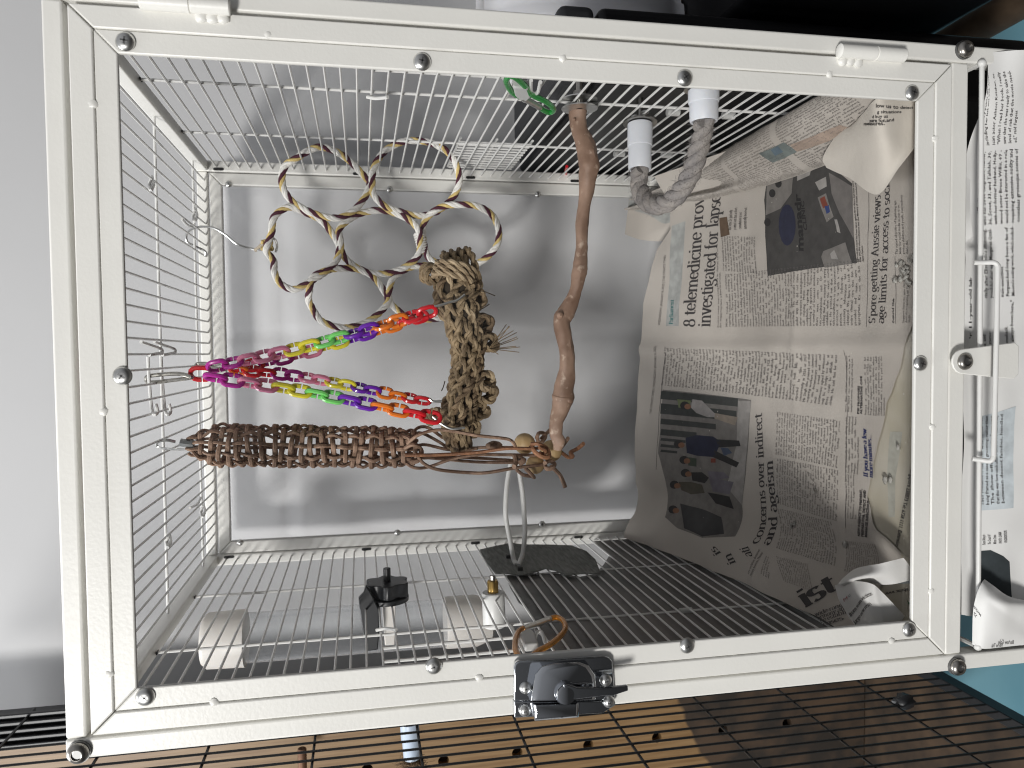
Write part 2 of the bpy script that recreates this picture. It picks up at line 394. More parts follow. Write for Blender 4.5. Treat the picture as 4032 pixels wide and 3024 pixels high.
# raised housing with a sloped face
def housing(base, top, ya, yb, name, ym=None):
    mb = MB(); a = [LZ(x, y, ya) for x, y in base]; ym = yb+.0016 if ym is None else ym
    cx_, cy_ = np.mean([p[0] for p in base]), np.mean([p[1] for p in base])
    mid = [LZ(cx_+(x-cx_)*.97, cy_+(y-cy_)*.97, ym) for x, y in base]; b = [LZ(x, y, yb) for x, y in top]; n = len(a)
    mb.add(a+mid+b, [tuple(range(2*n, 3*n))]+[(i, (i+1) % n, (i+1) % n+n, i+n) for i in range(n)]+[(n+i, n+(i+1) % n, (i+1) % n+2*n, i+2*n) for i in range(n)])
    o = obj(name, mb, CHROME, DR, bevel=.0005, seg=3, angle=40)
    bm = bmesh.new(); bm.from_mesh(o.data); bmesh.ops.recalc_face_normals(bm, faces=bm.faces); bm.to_mesh(o.data); bm.free()
housing([(515, 1075), (590, 640), (700, 500), (900, 455), (1300, 430), (1470, 480), (1580, 640), (1600, 830), (1590, 1060)],
        [(655, 1060), (725, 650), (800, 560), (960, 510), (1280, 480), (1410, 530), (1510, 660), (1530, 830), (1520, 1050)], -.0035, -.0125, 'latch_housing')
housing([(560, 1110), (1320, 1085), (1310, 1330), (585, 1385)], [(620, 1140), (1270, 1115), (1265, 1290), (620, 1345)], -.003, -.010, 'latch_keeper')
hub = LZ(1080, 920, -.0125)
mb = MB(); mb.lathe(hub, (0, -1, 0), [(.0062, 0), (.0062, .0028), (.0054, .0042), (.0040, .0046)], 28)
arm = [LZ(x, y, -.0170) for x, y in ((1060, 800), (1150, 800), (1290, 850), (1780, 862), (2105, 815), (2112, 905), (1860, 985), (1740, 985), (1200, 1050), (1080, 1060))]
obj('latch_hub', mb, CHROME, DR)
mb = MB(); mb.prism(arm, (0, .0026, 0)); o = obj('latch_lever', mb, CHROME, DR, bevel=.0008, seg=3, angle=60)
bm = bmesh.new(); bm.from_mesh(o.data); bmesh.ops.recalc_face_normals(bm, faces=bm.faces); bm.to_mesh(o.data); bm.free()
for x, y in ((450, 850), (440, 1210), (1740, 725), (1790, 1070)):
    mb = MB(); obj('latch_screw', screw_mb(LZ(x, y, -.0033), r=.0036, h=.0026, turn=.2), [ZINC, RECESS], DR)
# ---- swing bracket that holds the tray grate
mb = MB(); pts = []
for a in np.linspace(0, math.pi, 10): pts.append((.0010+.0078*math.cos(a), -.0036, -.5275+.0078*math.sin(a)))
pts += [(-.0092, -.0036, -.550), (-.0105, -.0036, -.5655), (-.0075, -.0036, -.5685), (.0105, -.0036, -.5685), (.0128, -.0036, -.5655), (.0112, -.0036, -.550)]
mb.prism(pts, (0, .0016, 0)); o = obj('tray_bracket', mb, PAINT, cage, bevel=.0005)
bm = bmesh.new(); bm.from_mesh(o.data); bmesh.ops.recalc_face_normals(bm, faces=bm.faces); bm.to_mesh(o.data); bm.free()
obj('bolt', screw_mb((.0010, -.0036, -.5285), r=.0053, h=.0032, hexa=True), [STEEL, RECESS], cage)
# ================================================================== PULL-OUT GRATE
gr = thing('tray_grate', (0, 0, -.542), 'white wire pull-out grate with a loop handle below the door', 'cage grate')
mb = MB(); a = at(3866, 250, .001); b = at(3850, 2545, .001); mb.tube([a, b], .0016, 10); obj('front_bar', mb, WIREP, gr)
for c in (a, b):
    mb = MB(); mb.tube([c, c+np.array([0, .05, .002])], .0017, 8); mb.ball(c, .0028, 10); obj('side_bar', mb, WIREP, gr)
h = [at(3835, 1034, -.003), at(3880, 1034, -.006), at(3912, 1034, -.009), at(3927, 1046, -.010), at(3928, 1080, -.010)]
h2 = [at(3913, 1760, -.010), at(3911, 1800, -.010), at(3898, 1815, -.009), at(3870, 1812, -.006), at(3828, 1806, -.003)]
mb = MB(); mb.tube(cr(h+[at(3922, 1400, -.010)]+h2, 8), .0016, 10); obj('handle', mb, WIREP, gr)
for k in range(12):
    x = -.165+.03*k; mb = MB(); mb.tube([(x, .030, -.5385), (x, .34, -.5385)], .0010, 6); obj('wire', mb, WIREP, gr)
# ================================================================== HANGING TOYS
# ---- ring toy of twisted paper rope
RY = .330
ringtoy = thing('rope_ring_toy', at(1010, 970, RY), 'bird toy of seven joined rope rings striped white, yellow and maroon', 'bird toy')
RW = pm('white_paper_rope', (.84, .82, .77), .85, var=.12, vscale=200, bump=.5, bscale=500)
RYL = pm('yellow_paper_rope', (.74, .56, .22), .85, var=.2, vscale=200, bump=.5, bscale=500)
RM = pm('maroon_paper_rope', (.085, .018, .035), .85, var=.2, vscale=200, bump=.5, bscale=500)
def Z1(x, y): return (1008+x*.4557, y*.4557)
def Z2(x, y): return (1008+x*.4557, 756+y*.4557)
rings = [
 [Z1(330,1380), Z1(255,1430), Z1(225,1530), Z2(240,-20), Z2(330,95), Z2(500,185), Z2(690,225), Z2(830,170), Z2(930,60), Z2(985,-70), Z1(940,1530), Z1(830,1410), Z1(690,1310), Z1(520,1275)],
 [Z1(1160,1270), Z1(1060,1370), Z1(1010,1480), Z1(1005,1590), Z2(1015,20), Z2(1110,120), Z2(1260,175), Z2(1420,205), Z2(1560,170), Z2(1690,60), Z1(1750,1600), Z1(1745,1470), Z1(1680,1340), Z1(1540,1245), Z1(1330,1215)],
 [Z2(90,500), Z2(135,350), Z2(160,210), Z2(290,130), Z2(430,180), Z2(570,250), Z2(680,390), Z2(720,480), Z2(690,600), Z2(600,690), Z2(470,770), Z2(330,840), Z2(210,790), Z2(160,690), Z2(150,590)],
 [Z2(730,420), Z2(720,320), Z2(830,220), Z2(960,170), Z2(1110,160), Z2(1290,220), Z2(1400,320), Z2(1420,430), Z2(1400,550), Z2(1300,640), Z2(1150,700), Z2(1000,700), Z2(850,640), Z2(750,540)],
 [Z2(1440,330), Z2(1480,220), Z2(1600,130), Z2(1750,110), Z2(1900,120), Z2(2030,190), Z2(2095,320), Z2(2085,450), Z2(2000,560), Z2(1880,630), Z2(1750,665), Z2(1600,620), Z2(1480,550)],
 [Z2(460,850), Z2(490,740), Z2(600,680), Z2(730,660), Z2(870,665), Z2(1000,720), Z2(1090,830), Z2(1140,940), Z2(1070,1040), Z2(960,1120), Z2(830,1165), Z2(700,1165), Z2(560,1110), Z2(490,1010), Z2(455,930)],
 [Z2(1150,850), Z2(1190,740), Z2(1310,660), Z2(1450,635), Z2(1600,650), Z2(1750,720), Z2(1800,850), Z2(1760,980), Z2(1640,1070), Z2(1490,1100), Z2(1320,1080), Z2(1200,1000), Z2(1150,930)]]
for i, R in enumerate(rings):
    P = cr([at(x, y, RY+.0035*math.sin(2.1*i+.7*j)) for j, (x, y) in enumerate(R)], 10, True)
    P = resample(P, .0011, True); L = len(P)*.0011
    turns = round(L/.024)
    ring = group_empty('rope_ring', ringtoy)
    for name, mat, ph, rr, n in (('white_strand', RW, 0, .0019, 1), ('white_strand', RW, 1.3, .0019, 1), ('yellow_strand', RYL, 2.85, .0017, 1), ('maroon_strand', RM, 4.55, .00185, 1)):
        mb = MB(); Q = twist(P, .0016, turns, ph+i, True, .12, up=(0, 1, 0))
        mb.tube(Q, [rr*(1+.10*noise.noise(Vector((k*.35, i, ph)))) for k in range(len(Q))], 7, True, up=(.2, 1, .1)); obj(name, mb, mat, ring)
# binding cord, knot and hook
mb = MB(); c0 = np.array(at(*Z2(1405, 350), RY)); c1 = np.array(at(*Z2(1450, 530), RY))
mb.tube(twist(np.linspace(c0, c1, 150), .0047, 9, 0, up=(0, 1, 0)), .00105, 6); mb.tube([c0, c1], .0045, 10); obj('binding_cord', mb, RW, ringtoy)
mb = MB(); c = at(*Z2(95, 460), RY)
for k in range(3): mb.tube(cr([c+np.array([.004*math.sin(k+j*1.3), .003*math.cos(j*1.9), .0045*math.cos(k*2+j)]) for j in range(6)], 6), .0015, 7)
obj('knot', mb, [RYL], ringtoy)
mb = MB(); mb.tube([at(*Z2(60, 450), RY), at(*Z2(20, 480), RY), at(*Z2(-8, 505), RY+.002)], [.0022, .0014, .0019], 7); obj('rope_tail', mb, pm('rope_end', (.60, .52, .40), .9), ringtoy)
zz = lambda x, y: (x*.4557, 756+y*.4557)
hp = [atz(*zz(1790, 555), -.012)]
hp = [at(*zz(1775, 545), .345), at(*zz(1770, 510), .343), at(*zz(1690, 470), .341), at(*zz(1620, 430), .338), at(*zz(1612, 370), .336), at(*zz(1650, 325), .334), at(*zz(1740, 300), .333), at(*zz(1850, 312), .332), at(*zz(1950, 370), .332), at(*zz(2050, 450), .331), at(*zz(2160, 485), RY+.003), at(*zz(2260, 495), RY), at(1075, 940, RY), at(1091, 965, RY+.002), at(1086, 992, RY)]
mb = MB(); mb.tube(cr(hp, 8), .0011, 8); obj('hook', mb, ZINC, ringtoy)
# ---- swing: chains and a braided seagrass perch
SW = thing('seagrass_swing', at(1800, 1420, .17), 'braided seagrass swing perch hung from rainbow coloured plastic chains', 'bird swing')
PC = {k: pm(k+'_plastic', c, .22, spec=.5, coat=.2) for k, c in dict(red=(.56, .012, .02), magenta=(.45, .02, .30), pink=(.80, .25, .40), yellow=(.70, .62, .04), green=(.16, .56, .13), purple=(.13, .015, .36), orange=(.70, .17, .015)).items()}
Z4 = lambda x, y, Y: at(560+.5425*x, 1200+.5425*y, Y)
def link(mat, c, ax, nrm, length, width, r):
    ax = ax/np.linalg.norm(ax); nrm = nrm-ax*(nrm@ax); nrm /= np.linalg.norm(nrm); sd = np.cross(ax, nrm)
    pts = []; h = length/2-width/2
    for a in np.linspace(-math.pi/2, math.pi/2, 7): pts.append(c+ax*(h+(width/2-r)*math.cos(a))+sd*(width/2-r)*math.sin(a))
    for a in np.linspace(math.pi/2, 3*math.pi/2, 7): pts.append(c+ax*(-h+(width/2-r)*math.cos(a))+sd*(width/2-r)*math.sin(a))
    # a small slit on one long side, as the links snap open
    P = np.array(pts); gap = len(P)-1
    path = np.vstack([P[13:14]+(P[0:1]-P[13:14])*.62, P[0:14], P[13:14]+(P[0:1]-P[13:14])*.44])
    mb = MB(); mb.tube(path, r, 8, up=nrm); return obj('link', mb, mat, SW)
def chain(pts, cols, r=.00175, roll=0):
    P = resample(cr(pts, 12), .0002); n = len(cols); N = len(P)-1; pitch = N*.0002/n
    for k, cl in enumerate(cols):
        i = int((k+.5)/n*N); c = P[i]; t = P[min(i+8, N)]-P[max(i-8, 0)]
        a = (k % 2)*math.pi/2+.75+roll+random.uniform(-.25, .25)
        u = np.array([0, 1., 0]); u = u-t*(u@t)/(t@t); u /= np.linalg.norm(u); w = np.cross(t/np.linalg.norm(t), u)
        link(PC[cl], c, t, math.cos(a)*u+math.sin(a)*w, min(.0195, pitch*1.54), .0117, r*1.02)
rb = ['magenta', 'magenta', 'pink', 'pink', 'yellow', 'yellow', 'green', 'green', 'purple', 'purple', 'orange', 'orange', 'red', 'red']
chain([Z4(490, 455, .165), Z4(1200, 300, .16), Z4(2120, 40, .152)], ['magenta', 'magenta', 'pink', 'pink', 'pink', 'yellow', 'yellow', 'green', 'green', 'purple', 'purple', 'orange', 'orange', 'red', 'red'], .0017)
chain([Z4(650, 470, .185), Z4(1200, 345, .192), Z4(2060, 75, .198)], ['red', 'red', 'magenta', 'magenta', 'pink', 'pink', 'yellow', 'yellow', 'purple', 'purple', 'orange', 'orange', 'red', 'red'], .0016, .4)
chain([Z4(470, 520, .163), Z4(1200, 635, .158), Z4(2150, 825, .150)], rb, .0018, .2)
chain([Z4(650, 470, .185), Z4(1200, 530, .19), Z4(2080, 705, .196)], ['orange', 'red', 'red', 'magenta', 'magenta', 'pink', 'pink', 'yellow', 'yellow', 'purple', 'purple', 'orange', 'orange', 'red', 'red'], .0016, .1)
t = Z4(430, 500, .17); link(PC['red'], t, np.array(Z4(520, 500, .17))-np.array(Z4(340, 500, .17)), np.array([.5, 1, .2]), .019, .0135, .0019)
SNAP = pm('snap_hook', (.55, .53, .48), .2, 1, var=.3, vscale=200)
hk = [Z4(350, 520, .166), Z4(250, 500, .168), Z4(60, 515, .172), Z4(30, 540, .174), Z4(60, 562, .176), Z4(240, 545, .172), Z4(350, 530, .168)]
mb = MB(); mb.tube(cr(hk, 8, True), .0015, 8, True); obj('snap_hook', mb, SNAP, SW)
mb = MB(); mb.tube(cr([Z4(385, 445, .20), Z4(420, 425, .20), Z4(600, 440, .195), Z4(590, 465, .195), Z4(420, 440, .20)], 6), .0013, 8); obj('snap_hook', mb, SNAP, SW)
GRASS = pm('seagrass', (.36, .265, .155), .75, col2=(.13, .09, .05), vscale=110, bump=.9, bscale=700, aniso=(1, 1, 1))
GRASS2 = pm('straw_seagrass', (.46, .36, .23), .75, col2=(.24, .17, .10), vscale=110, bump=.9, bscale=700)
GRASS3 = pm('brown_seagrass', (.22, .15, .085), .8, col2=(.09, .06, .035), vscale=110, bump=.9, bscale=700)
GRASSD = pm('dark_seagrass_shade', (.045, .032, .02), .9)
perch_c = [(1812, 1062), (1795, 1120), (1798, 1190), (1822, 1270), (1838, 1350), (1842, 1430), (1832, 1510), (1812, 1590), (1800, 1660), (1806, 1720), (1818, 1768)]
PW = [82, 95, 88, 72, 66, 64, 64, 66, 70, 60, 40]
C = resample(cr([at(x, y, .172) for x, y in perch_c], 10), .0012)
RW_ = np.interp(np.linspace(0, 1, len(C)), np.linspace(0, 1, len(PW)), [px2m(w, .172) for w in PW])
mb = MB(); mb.tube(C, RW_*.72, 14, flat=.9); obj('shade_core', mb, GRASSD, SW)  # near-black core paints the shade between the braided strands
T_, A_, B_ = frames(C, False)
def two_ply(name, P, r, parent, mat):
    P = resample(P, .0016); n = max(2, len(P)); mb = MB()
    for ph in (0, math.pi):
        mb.tube(twist(P, r*.55, len(P)*.0016/.017, ph), [r*.66*(1+.25*noise.noise(Vector((k*.4, ph, P[0][0]*500)))) for k in range(n)], 6)
    return obj(name, mb, mat, parent)
ns = 8
for s in (1, -1):
    for k in range(ns):
        P = []
        for i in range(0, len(C)):
            u = i*.0012; a = 2*math.pi*k/ns+s*u/.030*math.pi*.34+.25*noise.noise(Vector((u*45, k*3, s)))+(.45 if s > 0 else 0)
            w = RW_[i]*(.90+.11*math.sin(a*ns*.5*s+u*300))
            w *= 1+.12*noise.noise(Vector((u*60, k, s)))
            P.append(C[i]+w*(math.cos(a)*A_[i]+.9*math.sin(a)*B_[i]))
        two_ply('grass_strand', P, random.uniform(.0019, .0028), SW, random.choice((GRASS, GRASS, GRASS2, GRASS3)))
# end wraps and the knobs below
def coil(c, ax, R, turns, length, r=.0026, name='grass_knot'):
    ax = np.array(ax, float); ax /= np.linalg.norm(ax); P = np.array([np.array(c)+ax*(t-.5)*length for t in np.linspace(0, 1, 14*turns+2)])
    two_ply(name, twist(P, R*(1+.0), turns, random.random()*6), r, SW, random.choice((GRASS, GRASS2, GRASS3)))
coil(at(1812, 1052, .172), at(1900, 1010, .172)-at(1760, 1040, .172), .0125, 4, .024)
coil(at(1790, 1075, .165), (1, .1, -.3), .015, 3, .012)
for x, y, R in ((1865, 1185, .011), (1895, 1275, .010), (1918, 1345, .009), (1905, 1500, .010), (1905, 1545, .011), (1880, 1610, .009), (1845, 1690, .009), (1700, 1080, .010), (1845, 1120, .012), (1706, 1640, .006)):
    coil(at(x, y, .176), (random.uniform(-.3, .3), 1, .3), R*.62, 3, .016)
fr0 = np.array([1926, 1372])
for ex, ey in ((1600, 1210), (1650, 1240), (1700, 1300), (1750, 1325), (1755, 1390), (1765, 1415), (1800, 1535), (1740, 1525), (1785, 1612), (1480, 1640), (1640, 1230)):
    e = np.array([1560+.271*ex, 950+.271*ey]); mid = (fr0*.55+e*.45)+np.random.uniform(-5, 5, 2)
    mb = MB(); mb.tube(cr([at(*fr0, .168), at(*mid, .165), at(*e, .163+random.uniform(-.01, .01))], 6), .0007, 4, flat=.45); obj('frayed_blade', mb, GRASS, SW)
for l in ([(2000-.0, 1160), (1870, 1170), (1900, 1175)], ):
    pass
for pts in ([(1870, 1150), (1874, 1130), (1873, 1114)], [(1875, 1151), (1900, 1146), (1950, 1165)], [(1885, 1222), (1905, 1212), (1927, 1198)], [(1895, 1296), (1910, 1290), (1924, 1284)], [(1738, 1540), (1745, 1525), (1752, 1500)], [(1905, 1520), (1925, 1516), (1933, 1516)]):
    mb = MB(); mb.tube(cr([at(x, y, .165) for x, y in pts], 4), .0004, 4); obj('frayed_blade', mb, GRASSD, SW)
# wire ties to the perch
for pts in ([(1709, 1207), (1740, 1200), (1770, 1190), (1800, 1182), (1830, 1160)], [(1690, 1570), (1706, 1581), (1740, 1580)], [(1703, 1640), (1740, 1670), (1780, 1688), (1830, 1684)]):
    mb = MB(); mb.tube(cr([at(x, y, .150) for x, y in pts], 6), .0011, 8); obj('wire_tie', mb, ZINC, SW)
# ---- leather weave toy
LY = .176
LT = thing('leather_weave_toy', at(1200, 1755, LY), 'tall brown woven leather lace toy with wooden beads and knotted ends', 'bird toy')
LEA = pm('leather', (.35, .225, .155), .78, col2=(.19, .115, .075), vscale=160, bump=.8, bscale=500)
LEO = pm('tan_leather', (.33, .155, .075), .7, col2=(.20, .09, .045), vscale=160, bump=.8, bscale=500)
la, lb = np.array(at(742, 1752, LY)), np.array(at(1640, 1762, LY)); ax = lb-la; LL = np.linalg.norm(ax); ax /= LL
ea = np.array([1., 0, 0]); ea -= ax*(ea@ax); ea /= np.linalg.norm(ea); eb = np.cross(ax, ea)
def rad(t): return .0141*min(1, .35+t*5.2)*(1-.14*max(0, (t-.8)/.2))*(1+.04*math.sin(t*17))
nv, nr = 10, 22
rowt = [(.055+.92*j/(nr-1)) for j in range(nr)]
off = np.random.uniform(-.008, .008, nr)
for k in range(nv):
    P = []
    for i in range(181):
        t = i/180; j = (t-.055)/.92*(nr-1); s = math.cos(math.pi*(j+k))
        a = 2*math.pi*k/nv+.35*t+.12*noise.noise(Vector((t*9, k, 0))); r = rad(t)+.0017*s
        P.append(la+ax*t*LL+r*(math.cos(a)*ea+math.sin(a)*eb))
    mb = MB(); mb.tube(P, .0017, 6, flat=.7); obj('lace', mb, LEA, LT)
for j in range(nr):
    t = rowt[j]+off[j]; P = []
    for i in range(97):
        th = 2*math.pi*i/96; s = -math.cos(math.pi*j+th*nv/2*1.0)
        s = -math.cos(math.pi*(j)+math.pi*(th-.35*t)/(2*math.pi/nv))
        r = rad(t)+.0019*s; tt = t+.012*math.sin(th+j*.9)+(th/(2*math.pi)-.5)*.010
        P.append(la+ax*tt*LL+r*(math.cos(th)*ea+math.sin(th)*eb))
    mb = MB(); mb.tube(P, .0018, 6, flat=.6, up=ax); obj('lace', mb, LEA, LT)
Z6 = lambda x, y, Y: at(1500+.3797*x, 1500+.3797*y, Y)
def lace(pts, dy=0, r=.0016, mat=LEA, name='lace'):
    mb = MB(); n = len(pts); mb.tube(cr([Z6(x, y, LY+dy+.004*math.sin(i*1.7+x*.01)) for i, (x, y) in enumerate(pts)], 8), r, 7, flat=.8); return obj(name, mb, mat, LT)
lace([(290, 660), (330, 540), (400, 480), (500, 490), (640, 590)], .006)
lace([(270, 650), (390, 560), (560, 510), (750, 520), (1000, 565), (1300, 600), (1370, 640), (1400, 700)], -.024)
lace([(300, 700), (450, 660), (700, 710), (950, 695), (1100, 690), (1380, 690)], .008)
lace([(250, 770), (600, 765), (1000, 740), (1300, 700), (1550, 700), (1700, 690)], -.022, .0017, LEO)
lace([(420, 790), (700, 815), (1000, 840), (1380, 845), (1450, 830)], .002)
lace([(430, 800), (700, 790), (1000, 800), (1400, 825)], .006)
lace([(240, 840), (350, 900), (500, 890), (700, 820), (950, 770), (1300, 765), (1600, 770)], -.010)
lace([(380, 780), (450, 860), (600, 920), (900, 950), (1100, 950), (1400, 900), (1700, 865)], -.014, .0017)
lace([(320, 560), (420, 540), (600, 630), (720, 710), (830, 725), (1000, 700)], .01)
lace([(220, 570), (300, 600), (380, 680), (420, 760), (380, 830), (300, 840)], -.012, .0019)
lace([(240, 700), (330, 660), (400, 690), (425, 750), (350, 780)], -.016, .0019)
lace([(1770, 890), (1850, 970), (1890, 1050), (1910, 1105)], -.012, .0021, LEA, 'lace_end')
lace([(1870, 740), (1940, 790), (1985, 785), (1970, 740), (2040, 700), (2100, 650)], -.006, .0019, LEO, 'lace_end')
lace([(1500, 910), (1550, 960), (1585, 1000)], -.014, .0020, LEA, 'lace_end')
lace([(1410, 925), (1480, 975), (1580, 990)], -.010, .0018, LEA, 'lace_end')
lace([(1870, 690), (1910, 640), (1940, 595)], .004, .0019, LEA, 'lace_end')
lace([(1660, 600), (1720, 540), (1760, 500)], .006, .0018, LEA, 'lace_end')
lace([(1560, 650), (1640, 655), (1720, 700), (1745, 780), (1680, 790), (1600, 740), (1555, 670)], -.024, .0019, LEO, 'knot')
lace([(1640, 690), (1700, 720), (1690, 760), (1650, 750)], -.026, .0018, LEO, 'knot')
lace([(1610, 600), (1640, 540), (1700, 550), (1690, 610), (1640, 640), (1620, 590)], .0, .0019, LEA, 'knot')
lace([(1700, 850), (1750, 830), (1800, 860), (1780, 900), (1720, 910), (1700, 870)], -.020, .0020, LEA, 'knot')
lace([(1110, 670), (1160, 645), (1230, 660), (1210, 690), (1130, 690)], .006, .0024, LEA, 'knot')
lace([(1385, 780), (1400, 850), (1380, 890)], -.016, .0024, LEA, 'knot')
lace([(1420, 790), (1480, 820), (1430, 860)], -.014, .0024, LEA, 'knot')
BEAD = pm('wooden_bead', (.56, .40, .21), .5, col2=(.46, .31, .15), vscale=50, aniso=(1, 1, 8))
for x, y, dy, r in ((1490, 650, .0, 43), (1765, 725, -.008, 44), (1600, 868, -.004, 38)):
    mb = MB(); mb.ball(Z6(x, y, LY+dy), px2m(r, LY), 24); obj('bead', mb, BEAD, LT)
z3 = lambda x, y, Y: at(x*.4557, 1512+y*.4557, Y)
for o2 in (0, 8):
    mb = MB(); mb.tube(cr([z3(1515, 495+o2, .188), z3(1440, 480+o2, .186), z3(1375, 490+o2, .186), z3(1352, 515+o2, .187), z3(1370, 545, .188), z3(1440, 560, .186), z3(1600, 562, .180), z3(1650, 540, .178)], 6), .0009, 6); obj('hook_wire', mb, ZINC, LT)
mb = MB(); p0, p1 = z3(1560, 505, .172), z3(1675, 520, .172)
mb.tube([p0, p1], .0042, 8, flat=.7); obj('ferrule', mb, pm('grey_ferrule', (.25, .26, .26), .45, .8), LT)
# ================================================================== PERCHES
# ---- branch
BY = .142
br = thing('branch_perch', at(2275, 425, BY), 'knobbly brown natural branch perch bolted to the wire wall', 'bird perch')
BARK = pm('branch_bark', (.32, .21, .15), .6, col2=(.17, .10, .066), vscale=38, bump=.6, bscale=110)
n = BARK.node_tree.nodes; l = BARK.node_tree.links; b = n['Principled BSDF']
src = b.inputs['Base Color'].links[0].from_socket
tcn = n.new('ShaderNodeTexCoord'); nz = n.new('ShaderNodeTexNoise'); nz.inputs['Scale'].default_value = 170; nz.inputs['Detail'].default_value = 5
l.new(tcn.outputs['Object'], nz.inputs['Vector']); nr_ = n.new('ShaderNodeValToRGB'); nr_.color_ramp.elements[0].position = .58; nr_.color_ramp.elements[1].position = .72
l.new(nz.outputs['Fac'], nr_.inputs[0]); mx = n.new('ShaderNodeMix'); mx.data_type = 'RGBA'
l.new(nr_.outputs[0], mx.inputs[0]); l.new(src, mx.inputs[6]); mx.inputs[7].default_value = (.46, .35, .27, 1); l.new(mx.outputs[2], b.inputs['Base Color'])
bp = [(2278, 428, 36), (2276, 470, 34), (2284, 520, 35), (2300, 560, 38), (2316, 610, 42), (2322, 650, 43), (2316, 690, 36), (2308, 756, 29), (2296, 847, 26), (2288, 984, 25), (2284, 1045, 26), (2281, 1075, 30), (2268, 1143, 24), (2254, 1180, 28), (2230, 1232, 36), (2214, 1262, 34), (2222, 1326, 32), (2232, 1400, 31), (2232, 1455, 33), (2220, 1530, 40), (2216, 1562, 46), (2208, 1610, 37), (2192, 1660, 29), (2190, 1710, 25), (2200, 1738, 27), (2196, 1770, 17)]
P = cr([at(x, y, BY+.002*math.sin(i)) for i, (x, y, r) in enumerate(bp)], 8)
Rr = [r for r in np.interp(np.linspace(0, 1, len(P)), np.linspace(0, 1, len(bp)), [px2m(r, BY) for *_, r in bp])]
mb = MB(); N = 22; T, A, B = frames(P, False); vs = []
for i in range(len(P)):
    for k in range(N):
        a = 2*math.pi*k/N; d = math.cos(a)*A[i]+math.sin(a)*B[i]
        q = 1+.20*noise.noise(Vector(P[i]*60+d*1.2))+.08*noise.noise(Vector(P[i]*220+d*2.5))
        vs.append(P[i]+Rr[i]*q*d)
fs = [(i*N+k, i*N+(k+1) % N, (i+1)*N+(k+1) % N, (i+1)*N+k) for i in range(len(P)-1) for k in range(N)]
fs += [tuple(range(N-1, -1, -1)), tuple((len(P)-1)*N+k for k in range(N))]
mb.add(vs, fs)
for x, y, r in ((2322, 625, 13), (2281, 1062, 14), (2206, 1240, 15), (2262, 470, 7), (2240, 1575, 16), (2212, 1735, 12)):
    mb.ball(at(x, y, BY-px2m(20, BY)), px2m(r, BY), 10, (1, 1, 1), .3)
obj('branch', mb, BARK, br)
wx = .1905
w0 = atx(2282, 430, wx); mb = MB(); mb.lathe(w0, (1, 0, 0), [(.0135, 0), (.0135, .0008)], 30); obj('washer', mb, ZINC, br)
mb = MB(); mb.lathe(np.array(w0)+np.array([.0065, 0, 0]), (1, 0, 0), [(.0135, 0), (.0135, .0008)], 30); obj('washer', mb, ZINC, br)
mb = MB(); mb.lathe(w0, (1, 0, 0), [(.0027, 0), (.0027, .032)], 12); obj('bolt', mb, STEEL, br)
mb = MB(); mb.lathe(np.array(w0)+np.array([.009, 0, 0]), (1, 0, 0), [(.005, 0), (.005, .004)], 6); obj('nut', mb, STEEL, br)
# ---- rope perch with two plastic end caps
rpz = thing('cotton_rope_perch', at(2640, 700, .13), 'bent grey cotton rope perch with two white plastic pipe ends', 'bird perch')
PVC = pm('white_pvc', (.68, .70, .74), .4, sss=.1)
ROPE = pm('cotton_rope', (.33, .30, .275), .95, col2=(.22, .205, .20), vscale=90, bump=1, bscale=600)
c1 = np.array(atx(2770, 350, .192)); e1 = np.array(at(2772, 480, c1[1]))
c2 = np.array(atx(2520, 485, .190)); e2 = np.array(at(2519, 668, c2[1]-.004))
for c, e, R in ((c1, e1, .0107), (c2, e2, .0098)):
    L = np.linalg.norm(e-c); st = .42 if R > .0101 else .5
    mb = MB(); mb.lathe(c, e-c, [(R*.9, .0003), (R*1.0, .001), (R*1.0, L*st-.001), (R*.985, L*st), (R*.93, L*st+.0004), (R*.92, L-.0008), (R*.87, L), (R*.74, L-.0002), (R*.72, L-.004)], 32); obj('pipe_cap', mb, PVC, rpz)
    mb = MB(); mb.lathe(c, c-e, [(.0135, -.0003), (.0135, .0007)], 28); mb.lathe(c, c-e, [(.0026, 0), (.0026, .02)], 10); obj('bolt', mb, STEEL, rpz)
    mb = MB()
    for q in (-1, 1): mb.ball(c+np.array([.007, q*.006, .002*q]), .004, 10, (.5, 1, .8))
    obj('wing_nut', mb, ZINC, rpz)
rpts = [(2772, 470, c1[1]), (2766, 530, .092), (2748, 600, .098), (2722, 680, .107), (2680, 752, .118), (2625, 800, .132), (2568, 808, .148), (2528, 772, .160), (2516, 715, .167), (2519, 655, c2[1]-.004)]
P = resample(cr([at(*p) for p in rpts], 10), .0012)
for k in range(3):
    mb = MB(); Q = twist(P, .0035, len(P)*.0012/.030, 2*math.pi*k/3, wob=.1)
    RR = [.0039*(1+.06*noise.noise(Vector((i*.25, k, 2)))) for i in range(len(Q))]; mb.tube(Q, RR, 12); obj('strand', mb, ROPE, rpz)
mb = MB()
for i in range(700):
    j = random.randrange(len(P)); a = random.random()*6.28; T, = [P[min(j+1, len(P)-1)]-P[max(j-1, 0)]]
    d = np.random.normal(size=3); d -= T*(d@T)/(T@T); d /= np.linalg.norm(d)
    s0 = P[j]+d*.0066; mb.tube([s0, s0+d*.0012+np.random.normal(size=3)*.0006, s0+d*random.uniform(.0012, .0024)+np.random.normal(size=3)*.0012], .00009, 3)
o = obj('fuzz', mb, ROPE, rpz); o['kind'] = 'stuff'
